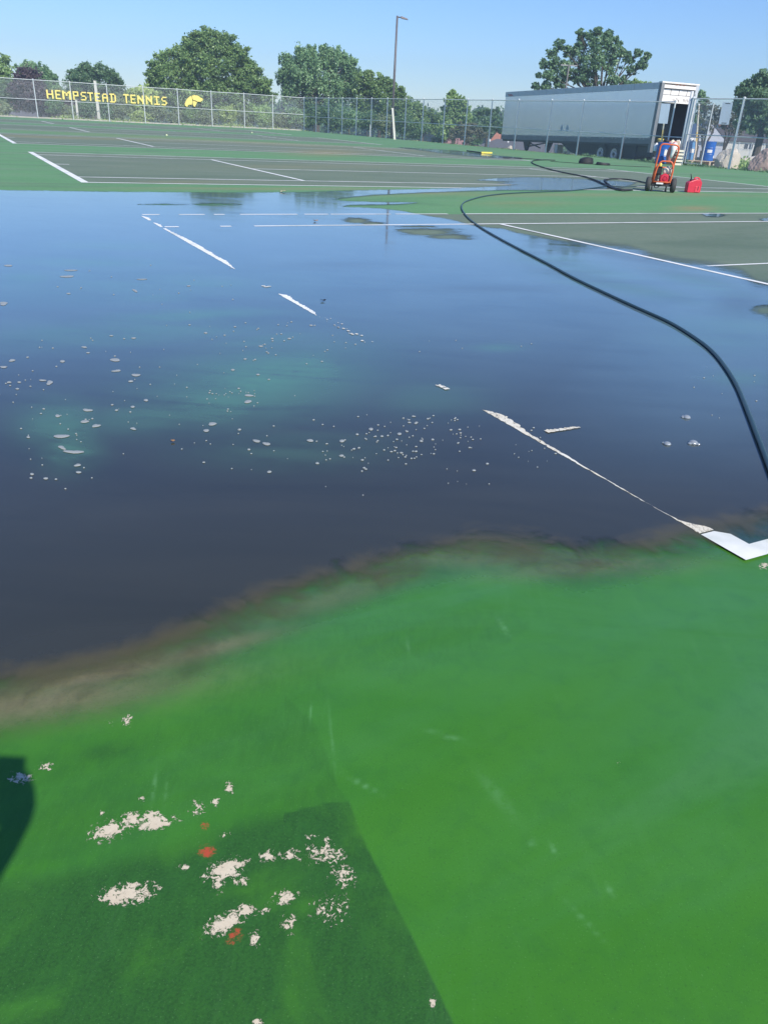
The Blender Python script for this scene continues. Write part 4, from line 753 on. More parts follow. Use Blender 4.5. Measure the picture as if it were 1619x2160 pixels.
m = MB(); m.tube([(-.33, 0, .19), (.33, 0, .19)], .015, 8); m.build('axle', DARK, ca)
for x in (-.235, .2):
    m = MB(); m.lathe([(.03, 0), (.03, .05), (.02, .06), (.02, .17)], 10, Matrix.Translation((x, .4 if x > 0 else -.07, 0))); m.build('foot', BLACK, ca)
eng = MB(); eng.box(-.06, .02, .21, .22, .34, .44); en = eng.build('engine', REDP, ca, bevel=.03)
Me = Matrix.Translation((.07, .02, .345))@Matrix.Rotation(math.pi/2, 4, 'X'); m = MB(); m.lathe([(.135, -.02), (.135, .05), (.115, .075), (.07, .08), (.05, .06)], 24, Me); m.build('recoil_cover', REDP, en, smooth=False)
m = MB(); m.lathe([(.052, .062), (.052, .09), (.02, .095)], 16, Me); m.build('starter_hub', mat('dark_red_hub', (.5, .02, .05), .4), en)
m = MB(); m.box(.0, .03, .47, .26, .28, .63); tk = m.build('fuel_tank', CREAM, ca, bevel=.05)
m = MB(); m.lathe([(.035, 0), (.035, .035), (.015, .05)], 12, Matrix.Translation((.12, .12, .63))); m.build('cap', mat('grey_cap', (.5, .5, .5), .5), tk)
m = MB(); m.box(-.20, .02, .44, -.03, .25, .66); af = m.build('air_filter', BLACK, ca, bevel=.035)
m = MB(); m.lathe([(.04, 0), (.045, .05), (.03, .08), (.015, .09)], 12, Matrix.Translation((-.10, .1, .66))); m.build('filter_cap', YEL, af)
m = MB(); m.box(-.21, .04, .22, -.09, .3, .36); m.lathe([(.05, 0), (.05, .1), (.03, .11)], 10, Matrix.Translation((-.15, .1, .36))); m.tube([(-.19, -.02, .30), (-.12, -.04, .25)], .02, 6); m.build('pump', DARK, ca, bevel=.01)
m = MB(); m.lathe([(.022, 0), (.022, .09)], 8, Matrix.Translation((-.10, -.02, .24))); m.build('brass_fitting', mat('brass', (.6, .55, .45), .4, .5), ca)
m = MB(); m.box(-.14, -.125, .205, .05, -.118, .245); m.build('name_plate', WHITE, ca)
m = MB(); m.tube(bend([(-.2, .0, .22), (-.18, -.06, .12), (-.10, -.08, .10), (-.02, -.06, .16), (.02, 0, .22)], .05), .014, 6); m.build('lower_hose', BLACK, ca, smooth=True)
# gas can
gcp = gnd(1458, 406); gc = thing('fuel_can', 'red plastic fuel can with a black spout standing right of the cart', 'fuel can', (gcp.x, gcp.y, 0), .12); gc.scale = (.9, .9, .88)
prof = [(-.22, 0), (.2, 0), (.22, .03), (.23, .30), (.20, .36), (.12, .405), (.03, .41), (-.05, .38), (-.14, .35), (-.21, .31), (-.225, .28)]
m = MB(); m.prism(prof, lambda a, b, d: Vector((a, d, b)), -.12, .12); body = m.build('body', REDP, gc, bevel=.03)
m = MB(); m.prism([(.02, .02), (.17, .02), (.17, .2), (.02, .2)], lambda a, b, d: Vector((a, d, b)), -.135, -.12); m.build('front_panel', mat('red_plastic_light', (.7, .05, .08), .45), body, bevel=.012)
m = MB(); m.box(.10, -.142, .08, .125, -.134, .2); m.build('grip_slot', mat('dark_red_recess', (.16, .01, .02), .7), body)
m = MB(); m.tube(bend([(-.02, 0, .36), (.0, 0, .455), (.13, 0, .455), (.215, 0, .36)], .05), .024, 8); m.build('handle', REDP, gc, smooth=True)
m = MB(); m.lathe([(.04, 0), (.04, .05), (.025, .06)], 12, Matrix.Translation((-.11, 0, .35))); m.tube([(-.11, 0, .39), (-.13, 0, .48), (-.16, 0, .56)], [.022, .018, .013], 8); m.build('spout', BLACK, gc, smooth=True)
# ------------------------------------------------------------------ hoses
HM = NT('hose_rubber'); p = HM.obj(); n_ = HM.noise(p, 8, 4); HOSE = HM.end(HM.bsdf(HM.mix(n_, (.018, .050, .058), (.04, .085, .09)), .4, 0, .6))
def spline(P, k=8):
    P = [Vector(q) for q in P]; out = []
    for i in range(len(P)-1):
        a = P[max(i-1, 0)]; b = P[i]; c = P[i+1]; d = P[min(i+2, len(P)-1)]
        for j in range(k):
            f = j/k; out.append(.5*((2*b)+(c-a)*f+(2*a-5*b+4*c-d)*f*f+(3*b-a-3*c+d)*f**3))
    out.append(P[-1]); return out
def hose(name, px_, r, lab, mt=HOSE, k=8, end=None, start=()):
    P = list(start)+[gnd(x, y, 0) for x, y in px_]; P = [Vector((q.x, q.y, r+.006)) for q in P]
    if end: P += [Vector(e) for e in end]
    m = MB(); m.tube(spline(P, k), r, 10); return tag(m.build(name, mt, smooth=True), lab, 'hose', 'hoses trailing over the courts')
cL = Vector((cw_.x, cw_.y, 0))
hose('hose', [(1640, 1045), (1608, 962), (1590, 915), (1572, 868), (1553, 822), (1530, 783), (1502, 748), (1468, 720), (1412, 685), (1340, 652), (1280, 624), (1210, 590), (1150, 557), (1100, 531), (1050, 504), (1010, 480), (985, 460), (974, 444), (974, 434), (984, 426), (1018, 416), (1060, 410.5), (1110, 407.5), (1160, 405.5), (1200, 403.7), (1239, 399.3), (1266, 395.5), (1286, 393.5), (1325, 395), (1362, 392)], .0120, 'long dark green hose curving across the big puddle from the cart to the lower right', start=[Vector((16, -6, 0)), Vector((11, -3.2, 0)), Vector((7, -1.2, 0)), Vector((4.4, .2, 0)), Vector((2.9, .85, 0)), Vector((2.0, 1.45, 0)), Vector((1.62, 2.1, 0)), Vector((1.66, 2.72, 0))])
hose('hose', [(1170, 339.2), (1150, 338.4), (1130, 339.3), (1121, 342), (1124, 346.5), (1142, 353.6), (1170, 361.5), (1200, 368), (1226, 373), (1250, 380), (1266, 387), (1283, 395), (1296, 401), (1311, 404), (1332, 402.8)], .022, 'dark hose looping from near the trailer side of the court down to the tangled coil', BLACK)
hose('hose', [(1273, 381.5), (1281, 390), (1290, 396.5), (1303, 401), (1330, 403)], .022, 'short dark hose end lying in the tangle left of the cart', BLACK)
hose('hose', [(1273, 381), (1292, 378.8), (1320, 380.2), (1345, 384), (1368, 389.5)], .022, 'dark hose arching from the tangle to the left cart wheel', BLACK)
hose('hose', [(1060, 333.5), (1090, 334.5), (1118, 336), (1145, 338.2)], .016, 'thin dark hose lying along the far edge of the green margin', BLACK)
hose('hose', [(1160, 341), (1230, 346), (1300, 350), (1372, 353)], .012, 'very thin dark cord along the fence side behind the black rubber bases', BLACK)
# ------------------------------------------------------------------ black rubber bases and squeegee
def base(x, y, r, h, lab, seed):
    rc = random.Random(seed); m = MB(); m.lathe([(r, 0), (r*1.04, h*.2), (r*.98, h*.5), (r*.93, h*.9), (r*.7, h), (r*.45, h*.93), (r*.42, h*.6)], 22, Matrix.Diagonal((1, .8, 1, 1)))
    m.v = [(a, b, c*(1+.18*math.sin(a*5+seed))) for a, b, c in m.v]
    root = thing('rubber_base', lab, 'rubber base', tuple(gnd(x, y)), rc.uniform(0, 1), 'black rubber rings on the court'); m.build('ring', BLACK, root, smooth=False)
    m = MB(); m.lathe([(r*1.045, h*.35), (r*1.06, h*.42), (r*1.045, h*.5)], 22, Matrix.Diagonal((1, .8, 1, 1))); m.build('rib', DARK, root)
base(1234.5, 345.5, .36, .26, 'taller black rubber ring on the green margin, left of the pair near the trailer', 1)
base(1270.5, 348.5, .35, .13, 'flatter black rubber ring, right of the pair near the trailer', 4)
sq = thing('floor_squeegee', 'long-handled squeegee with a yellow bar lying at the far edge of the court', 'squeegee', tuple(gnd(1014, 324)))
a0 = gnd(984, 320)-gnd(1014, 324); a1 = gnd(1036, 324.5)-gnd(1014, 324); m = MB(); m.tube([a0+Vector((0, 0, .05)), Vector((0, 0, .05))], .035, 8); m.build('handle', BLACK, sq)
m = MB(); d_ = a1.normalized(); m.tube([Vector((0, 0, .05)), a1+Vector((0, 0, .05))], .06, 4); m.build('bar', YEL, sq); m = MB(); m.tube([Vector((0, -.04, .02)), a1+Vector((0, -.04, .02))], .018, 4); m.build('blade', BLACK, sq)
# ball
for (x, y, lab) in ((531.5, 281.5, 'pale tennis ball lying far off near the left fence lines'), (352, 287.5, 'small pale tennis ball lying on the green strip between far courts')):
    m = MB(); m.lathe([(.055*math.sin(a), .055-.055*math.cos(a)) for a in np.linspace(.05, math.pi-.05, 10)], 14); o = m.build('tennis_ball', mat('ball_felt', (.7, .75, .45), .9), smooth=True, loc=gnd(x, y)); tag(o, lab, 'tennis ball', 'balls on the far courts')
# ------------------------------------------------------------------ boulders
def boulder(P, sx_, sy_, sz_, mt, lab, seed):
    bm = bmesh.new(); bmesh.ops.create_icosphere(bm, subdivisions=4, radius=1); rc = np.random.default_rng(seed); pl = rc.normal(size=(16, 3)); pl /= np.linalg.norm(pl, axis=1)[:, None]; dd = rc.uniform(.62, .95, 16)
    for v_ in bm.verts:
        q = np.array(v_.co); k = 1.0
        for n_, d_ in zip(pl, dd):
            s_ = q@n_
            if s_ > d_: k = min(k, d_/s_)
        q = q*k*(1+.02*math.sin(q[0]*17+seed)+.02*math.sin(q[1]*23)); v_.co = (q[0]*sx_, q[1]*sy_, max(q[2], -.5)*sz_+.45*sz_)
    me = bpy.data.meshes.new('boulder'); bm.to_mesh(me); bm.free(); me.materials.append(mt); o = bpy.data.objects.new('boulder', me); COL.objects.link(o); o.location = P; return tag(o, lab, 'boulder', None, None)
LST = mat('limestone', (.62, .56, .47), .85, 0, .25, 3, bump=.6, dirt=((.35, .3, .24), .4)); GRN = mat('pink_granite', (.42, .31, .27), .85, 0, .3, 5, bump=.6, dirt=((.25, .2, .18), .5))
bp = at(1533, 352, 52.5); bp.z = -.3; boulder(bp, .85, .6, 1.05, LST, 'white angular boulder behind the fence post, right of the blue drum', 3)
bp = at(1620, 358, 51.5); bp.z = -.25; boulder(bp, 1.35, .8, .98, GRN, 'large pinkish rounded boulder at the right edge behind the fence', 8)
bp = at(1512, 346, 55); bp.z = -.28; boulder(bp, .35, .3, .33, LST, 'small tan rock lying between the drum pallet and the white boulder', 5)
for i, (x, y, s_, lab) in enumerate([(1222, 328, .24, 'white stone block on the kerb under the trailer, left of the wheels'), (1075, 318, .22, 'small white rock under the trailer landing legs')]):
    bp = at(x, y, 66); boulder(bp, s_, .3, .25, LST, lab, 20+i)
# ------------------------------------------------------------------ trees and shrubs
def leafmat(name, c1, c2, tr=.35):
    t = NT(name); a = t.attr('tint'); n = t.noise(t.pos(), .45, 3); c1 = tuple(x*3.3 for x in c1); c2 = tuple(x*3.0 for x in c2); c = t.mix(a, c1, c2); c = t.mix(t.math('MULTIPLY', t.ss(n, .4, .65), .35), c, tuple(x*1.25 for x in c2))
    d = t.n('ShaderNodeBsdfDiffuse'); t.put(d.inputs[0], c); r = t.n('ShaderNodeBsdfTranslucent'); t.put(r.inputs[0], c)
    g_ = t.n('ShaderNodeBsdfGlossy'); g_.inputs['Roughness'].default_value = .45; t.put(g_.inputs[0], (.8, .85, .8))
    return t.end(t.mixs(.04, t.mixs(tr, d.outputs[0], r.outputs[0]), g_.outputs[0]))
LM = {'oak': leafmat('oak_leaves', (.030, .062, .022), (.105, .155, .050)), 'maple': leafmat('maple_leaves', (.040, .082, .040), (.110, .170, .080)), 'dark': leafmat('dark_leaves', (.024, .055, .026), (.070, .115, .050)),
      'yellow': leafmat('yellow_green_leaves', (.070, .105, .030), (.190, .230, .080)), 'purple': leafmat('purple_leaves', (.022, .016, .020), (.052, .038, .042)), 'light': leafmat('light_leaves', (.055, .095, .035), (.150, .210, .080)),
      'brown': leafmat('brownish_twigs', (.040, .042, .026), (.085, .088, .055)), 'hedge': leafmat('hedge_leaves', (.038, .060, .028), (.110, .135, .065)), 'elm': leafmat('elm_leaves', (.030, .065, .035), (.085, .135, .070))}
BARK = mat('bark', (.10, .085, .07), .9, 0, .35, 6, bump=.5)
def leaves_mesh(name, C, sz, rng, up=0.0):
    n = len(C); a = rng.normal(size=(n, 3)); a[:, 2] += up; a /= np.linalg.norm(a, axis=1)[:, None]; b = rng.normal(size=(n, 3)); b = np.cross(a, b); b /= np.linalg.norm(b, axis=1)[:, None]
    s = sz*rng.uniform(.6, 1.35, n)[:, None]; A = a*s; B = b*s*.55
    V = np.stack([C-A, C-B*.9+A*.1, C+A, C+B*.9+A*.1], 1).reshape(-1, 3); me = mesh_np(name, V, np.arange(4*n).reshape(-1, 4))
    fattr(me, 'tint', np.repeat(np.clip(rng.normal(.45, .25, n), 0, 1), 4)); return me
def clump_points(cen, R, rng, dens, spike=0.0, gap=.35, csz=.30):
    nc = max(12, int(44*dens)); out = []; cl = []; csz *= .84
    mf = int(130*dens*R**1.5); pf = rng.normal(size=(mf, 3)); pf /= np.linalg.norm(pf, axis=1)[:, None]; pf *= R*rng.uniform(0, .92, (mf, 1))**.5; out.append(cen+pf*np.array([1, .8, .95]))
    for k in range(nc):
        d = rng.normal(size=3); d /= np.linalg.norm(d); d[2] = d[2]*.9+.08; q = cen+d*R*rng.uniform(.45, 1.12)*np.array([1, .8, 1]); rc = R*csz*rng.uniform(.6, 1.3); cl.append((q, rc))
        if rng.random() < gap*.35: continue
        m = int(66*dens*(R*csz/.9)**1.2)+22; pts = rng.normal(size=(m, 3))*rc*.62
        pts[:, 2] *= (.62+spike*1.3); pts += d*rc*.1
        if spike: pts[:, 0] *= .7; pts[:, 1] *= .7
        out.append(q+pts)
    return np.concatenate(out) if out else np.zeros((0, 3)), cl
def tree(label, mt, D, bl,  cat='tree', name='tree', group='trees beyond the fences', dens=1.0, leaf=.22, spike=0.0, trunk=None, gap=.35, csz=.30, limbs=True, seed=None, tr_r=.28, twigs=0):
    rng = np.random.default_rng(seed if seed is not None else abs(hash(label)) % 1000 if False else sum(map(ord, label)))
    P = []; CL = []; cents = []
    for (x, y, r) in bl:
        c = at(x, y, D); R = r*mpp(x, y, D); c = np.array(c)+np.array([0, 1, 0])*rng.uniform(-.5, .6)*R; cents.append((c, R)); p, cl = clump_points(c, R, rng, dens*(1 if R > 1 else .7), spike, gap, csz); P.append(p); CL.append(cl)
    P = np.concatenate(P)
    tx = trunk[0] if trunk else sum(b[0] for b in bl)/len(bl); b0 = at(tx, 260, D); bz = float(terrain(np.array([b0.x]), np.array([b0.y]))[0]); base = np.array([b0.x, b0.y, bz])
    P[:, 2] = np.maximum(P[:, 2], bz+.05+np.abs(P[:, 2]-bz)*.02)
    root = thing(name, label, cat, tuple(base), 0, group)
    me = leaves_mesh('crown', P-base, leaf*.70, rng, .3); me.materials.append(LM[mt]); o = bpy.data.objects.new('crown', me); COL.objects.link(o); o.parent = root
    m = MB(); top = max(c[2] for c, R in cents); low = min(c[2]-R for c, R in cents); zc = max(bz+1.0, min(low+(top-low)*.25, bz+(top-bz)*.45)); fork = np.array([base[0]+rng.uniform(-.3, .3), base[1], zc])
    m.tube([Vector((0, 0, -.3)), Vector(((fork-base)*.5)), Vector(fork-base)], [tr_r*1.25, tr_r, tr_r*.85], 8)
    if limbs:
        for (c, R), cl in zip(cents, CL):
            mid_ = (fork+c)/2+np.array([rng.uniform(-.4, .4), 0, .12*abs(c[2]-fork[2])])
            m.tube([Vector(fork-base), Vector(mid_-base), Vector(c-base)], [tr_r*.36, tr_r*.2, tr_r*.06], 5)
            for q, rc in cl[:twigs]: m.tube([Vector((mid_*.35+c*.65)-base), Vector(q-base)], [tr_r*.10, tr_r*.03], 4)
    m.build('trunk', BARK, root)
    return root
def shrub(label, mt, D, x, y, rx, seed, group='shrubs behind the fences', leaf=.15, dens=1.0):
    r = random.Random(seed); bl = [(x+r.uniform(-.5, .5)*rx, y+r.uniform(-.35, .45)*rx, rx*r.uniform(.5, .75)) for k in range(5)]
    return tree(label, mt, D, bl, 'shrub', 'shrub', group, dens, leaf, 0, (x, 0), .2, .36, True, seed, .06)
tree('slender bright green tree at the very left edge, rising above the plum tree', 'light', 128, [(8, 128, 12), (14, 142, 13), (4, 150, 15), (20, 160, 14), (2, 172, 18), (-20, 150, 20), (-12, 180, 22)])
tree('dark purple-leaved plum tree behind the far fence left of the first letter', 'purple', 116, [(55, 165, 24), (70, 180, 26), (48, 190, 26), (85, 200, 28), (62, 215, 28), (95, 228, 22), (120, 232, 24), (150, 232, 22)])
tree('mid green tree peeking above the purple tree, left of the sky gap', 'maple', 132, [(62, 146, 16), (48, 150, 14), (80, 148, 15), (98, 160, 18), (110, 170, 14), (92, 178, 22), (118, 182, 10), (105, 200, 20)], spike=.2)
tree('green tree at the left edge beside the purple plum, over the orange roof', 'dark', 118, [(8, 195, 24), (22, 208, 20), (-15, 205, 26), (34, 222, 15)])
tree('round dark green tree behind the lettering, right of the left sky gap', 'dark', 138, [(160, 160, 16), (185, 153, 18), (212, 154, 19), (235, 162, 18), (250, 176, 14), (175, 178, 26), (215, 182, 30), (150, 190, 20), (240, 200, 22), (190, 210, 30), (225, 222, 30), (160, 222, 25)], dens=1.2)
tree('small yellow-green tree behind the second word of the lettering', 'yellow', 110, [(285, 200, 14), (300, 192, 14), (276, 214, 15), (305, 212, 20), (320, 205, 16), (290, 232, 20), (312, 238, 20), (330, 225, 18)])
tree('biggest spreading oak left of the middle, its crown high above the horse head emblem', 'oak', 120, [(440, 92, 26), (462, 88, 22), (418, 92, 22), (398, 104, 20), (480, 100, 26), (502, 116, 22), (385, 125, 26), (350, 132, 26), (328, 142, 16), (420, 130, 38), (465, 135, 38), (510, 142, 26), (528, 156, 22), (320, 160, 14), (345, 165, 28), (385, 170, 36), (435, 178, 42), (490, 180, 38), (535, 182, 24), (556, 178, 16), (330, 192, 22), (370, 205, 32), (420, 215, 36), (475, 218, 36), (520, 212, 30), (555, 205, 24)], dens=1.25, leaf=.24, tr_r=.45, csz=.27, gap=.5, twigs=3)
tree('upright grey-green maple with feathery shoots, just right of the biggest oak', 'maple', 124, [(600, 128, 14), (612, 145, 18), (635, 118, 17), (655, 112, 15), (650, 135, 24), (682, 110, 14), (690, 128, 22), (712, 122, 17), (735, 135, 16), (600, 165, 18), (630, 165, 28), (672, 165, 32), (715, 160, 28), (745, 160, 16), (610, 195, 24), (650, 205, 32), (700, 200, 32), (735, 190, 24)], spike=.75, dens=1.3, leaf=.24, tr_r=.4, csz=.24)
tree('leafy green tree right of the maple, sloping down towards the lamp post', 'oak', 122, [(765, 165, 15), (778, 158, 10), (782, 180, 20), (806, 178, 18), (822, 188, 16), (842, 196, 14), (770, 205, 26), (810, 212, 26), (845, 220, 20), (760, 235, 24), (795, 245, 26), (835, 248, 24)], dens=1.2)
tree('tall pale green tree seen through the fence between lamp post and trailer', 'light', 118, [(953, 199, 9), (946, 212, 11), (962, 210, 11), (973, 214, 9), (948, 232, 15), (966, 232, 15), (982, 228, 9), (944, 254, 18), (966, 256, 20), (986, 250, 13), (940, 278, 16)], dens=1.1)
tree('dark small tree close left of the trailer front', 'dark', 112, [(1008, 244, 11), (1024, 236, 9), (1042, 238, 11), (1016, 260, 15), (1044, 258, 15), (1030, 275, 16), (1056, 272, 12)])
tree('low rounded tree right of the lamp post at the foot of the tree line', 'oak', 130, [(868, 226, 14), (885, 238, 16), (908, 246, 14), (862, 250, 18), (892, 262, 18), (922, 252, 12), (918, 270, 16), (870, 275, 18)])
tree('brownish thin-leaved tree low in front of the dark one near the trailer front', 'brown', 108, [(975, 275, 16), (1000, 270, 14), (955, 285, 14), (985, 290, 14), (1015, 284, 12)], leaf=.16)
tree('large open-crowned elm rising behind the trailer roof', 'elm', 92, [(1262, 66, 9), (1243, 76, 11), (1222, 70, 8), (1280, 78, 12), (1300, 90, 11), (1226, 92, 13), (1255, 98, 19), (1285, 108, 18), (1180, 96, 12), (1200, 108, 14), (1162, 112, 11), (1218, 122, 19), (1312, 112, 10), (1252, 132, 24), (1290, 140, 20), (1325, 124, 12), (1345, 112, 8), (1365, 118, 7), (1354, 136, 10), (1333, 148, 12), (1146, 136, 9), (1170, 134, 15), (1136, 158, 6), (1156, 160, 14), (1192, 146, 17), (1183, 172, 16), (1130, 182, 7), (1150, 184, 11), (1222, 160, 21), (1250, 170, 18), (1290, 172, 14), (1312, 168, 9), (1325, 180, 9)], dens=.95, leaf=.2, tr_r=.34, csz=.32, gap=.6, trunk=(1256, 0), twigs=5)
tree('small bright green treetop showing above the rear of the trailer roof', 'light', 98, [(1338, 178, 10), (1355, 181, 9), (1368, 184, 8), (1346, 195, 14)])
tree('tall dark broad tree at the right edge over the pale gabled house', 'elm', 88, [(1600, 172, 16), (1580, 184, 14), (1560, 194, 10), (1620, 165, 20), (1575, 206, 20), (1605, 205, 28), (1556, 222, 12), (1580, 238, 20), (1612, 240, 28), (1640, 190, 36), (1650, 240, 36), (1566, 262, 14), (1592, 268, 16), (1625, 272, 18)], dens=1.15, trunk=(1607, 0), tr_r=.38)
tree('brown-green sparse tree behind the gate, left of the hanging panel', 'brown', 104, [(1486, 224, 10), (1500, 232, 11), (1484, 248, 13), (1510, 252, 12), (1498, 265, 14), (1480, 275, 12), (1520, 238, 9)], leaf=.13, dens=.8, twigs=6)
tree('green narrow tree between trailer corner and gate', 'maple', 110, [(1478, 202, 8), (1484, 214, 9), (1477, 226, 10), (1470, 250, 12)])
tree('brown-green sparse tree directly behind the tall hanging panel', 'brown', 106, [(1530, 232, 11), (1545, 240, 12), (1522, 256, 13), (1548, 258, 13), (1535, 268, 12), (1556, 274, 11)], leaf=.15, dens=.9)
tree('dark tree filling in under the round tree, behind the letters', 'hedge', 128, [(125, 205, 16), (145, 212, 16), (262, 205, 14), (272, 222, 16), (250, 222, 18), (130, 225, 16)])
LS = [(8, 236, 'hedge', 20, 'low shrub at the left edge in front of the grey roof'), (115, 222, 'dark', 22, 'dark shrub below the first letter H'), (150, 240, 'hedge', 18, 'shrub at the foot of the shorter white post'), (185, 228, 'dark', 22, 'shrub between the two white posts'), (225, 235, 'dark', 22, 'shrub right of the tall white post'), (258, 240, 'hedge', 20, 'shrub below the gap between the two words'), (292, 250, 'yellow', 16, 'bright yellow-green shrub low under the letters of the second word'), (338, 238, 'hedge', 20, 'shrub low between the second word and the emblem'), (372, 248, 'hedge', 18, 'shrub below the horse head emblem, on its left'), (405, 245, 'oak', 20, 'shrub directly below the horse head emblem'),
      (440, 250, 'hedge', 20, 'shrub behind the first fence post right of the emblem'), (478, 245, 'yellow', 22, 'yellowish shrub under the right half of the big oak'), (515, 252, 'hedge', 20, 'olive shrub under the right edge of the big oak'), (552, 244, 'light', 24, 'pale green shrub between the big oak and the maple'), (590, 252, 'hedge', 20, 'shrub under the left edge of the maple'), (622, 246, 'maple', 24, 'shrub just left of the fence corner')]
for i, (x, y, mt_, rx, lab) in enumerate(LS): shrub(lab, mt_, 106-i*.3, x, y, rx, 40+i)
RS = [(662, 245, 'dark', 26, 'dark shrub just right of the fence corner'), (700, 250, 'dark', 26, 'dark shrub below the middle of the maple'), (738, 248, 'maple', 26, 'green shrub below the right edge of the maple'), (778, 255, 'dark', 26, 'dark shrub behind the low pale stub post'), (812, 262, 'hedge', 22, 'shrub directly left of the lamp post foot'), (850, 262, 'dark', 24, 'dark shrub right of the leaning pale post'), (885, 272, 'dark', 20, 'dark shrub under the low rounded tree'), (928, 290, 'dark', 16, 'small dark shrub in front of the pink roof'), (1000, 300, 'dark', 14, 'small dark shrub left of the orange roof'), (965, 262, 'oak', 20, 'shrub at the foot of the tall pale green tree')]
for i, (x, y, mt_, rx, lab) in enumerate(RS): shrub(lab, mt_, 102 if i < 7 else 120, x, y, rx, 70+i)
# far-off wooded horizon that reads as one mass
rng = np.random.default_rng(4); P = []
for az in np.arange(-62, 62, .55):
    r = 300+rng.uniform(-15, 15); a = math.radians(az); c = np.array([r*math.sin(a), r*math.cos(a), -4+rng.uniform(2.0, 5.0)]); p, _ = clump_points(c, rng.uniform(4.0, 5.5), rng, .8, 0, .1, .4); P.append(p)
P = np.concatenate(P); P = P[P[:, 2] > -8]; me = leaves_mesh('far_wood', P, .8, rng); me.materials.append(LM['dark']); o = bpy.data.objects.new('far_wood', me); COL.objects.link(o); tag(o, 'low far-off dark green wood along the horizon beyond the houses', 'wood', kind='stuff')
# weeds along the fence feet
def weeds(name, pts, n, h, mt_, lab, spread=.35):
    rng = np.random.default_rng(len(pts)+n); P = []; pts = [np.array(p)[:2] for p in pts]
    for k in range(n):
        i = rng.integers(0, len(pts)-1); f = rng.random(); q = pts[i]*(1-f)+pts[i+1]*f; c = max(0, math.sin(q[0]*1.3)+math.sin(q[1]*.9)+.9); hh_ = h*rng.uniform(.2, 1)*(.35+.3*c)
        for j in range(5): P.append([q[0]+rng.normal(0, spread), q[1]+rng.normal(0, spread), -.1+hh_*rng.random()])
    me = leaves_mesh(name, np.array(P), .09, rng, 1.2); me.materials.append(LM[mt_]); o = bpy.data.objects.new(name, me); COL.objects.link(o); return tag(o, lab, 'weeds', kind='stuff')
off = Vector((u2[0], u2[1], 0))*.7; offv = Vector((v2[0], v2[1], 0))*.9
weeds('weeds', [q+off for q in RP[6:14]], 500, .14, 'hedge', 'thin low grass along the fence foot in front of the trailer', .15)
weeds('weeds', [q+off for q in RP[13:]]+[pe+off, p2+off, p3+off], 900, .34, 'dark', 'dark green weeds growing along the foot of the right fence', .22)
weeds('weeds', [q+offv for q in left_posts], 1500, .5, 'yellow', 'dry yellow-green weeds along the foot of the far fence', .4)
weeds('weeds', [at(1545, 338, 54), at(1570, 345, 53), at(1600, 348, 52)], 260, .9, 'light', 'tall weeds between the two boulders', .35)
# kerbs
CONC = mat('pale_concrete', (.50, .46, .40), .9, 0, .2, 2, bump=.2, dirt=((.3, .27, .22), .5))
k_ = thing('concrete_kerb', 'pale concrete kerb running along the foot of the far fence', 'kerb', (left_posts[0].x, left_posts[0].y, 0), rzf); m = MB(); m.box(2, .18, -.3, Lf-.2, .5, .10); m.build('kerb', CONC, k_, bevel=.03)
def slab(x0, y0, x1, y1, D0, D1, w, h, lab, mt_=CONC, nm='kerb'):
    a = at(x0, y0, D0); b = at(x1, y1, D1); d = (b-a); L = math.hypot(d.x, d.y); root = thing(nm.replace('kerb', 'concrete_beam') if nm == 'kerb' else nm, lab, 'beam', (a.x, a.y, a.z-h), math.atan2(d.y, d.x), 'long slabs on the ground beyond the fence'); sl_ = (b.z-a.z)/L; Ms = Matrix.Identity(4); Ms[2][0] = sl_
    m = MB(); m.box(0, 0, 0, L, w, h, M=Ms); m.build('beam', mt_, root, bevel=.03)
slab(1553, 336.5, 1640, 323, 64, 67, .35, .28, 'long grey concrete beam lying behind the two boulders')
slab(1500, 333, 1535, 340, 60, 58, .4, .12, 'short pale slab lying between the blue drum and the white boulder')
slab(1178, 331, 1223, 332, 60, 59.5, .4, .28, 'pale concrete block lying under the trailer beside its wheels')
slab(1040, 318, 1085, 322, 66, 62, .5, .12, 'thin pale slab edge along the fence left of the trailer landing legs')
# white tub under trailer
m = MB(); m.lathe([(.28, 0), (.31, .05), (.34, .75), (.36, .78), (.33, .8)], 20); q = at(1175, 330, 66); tag(m.build('tub', CREAM, loc=q, smooth=True), 'cream round tub standing under the trailer between the landing legs and the skirt', 'tub')
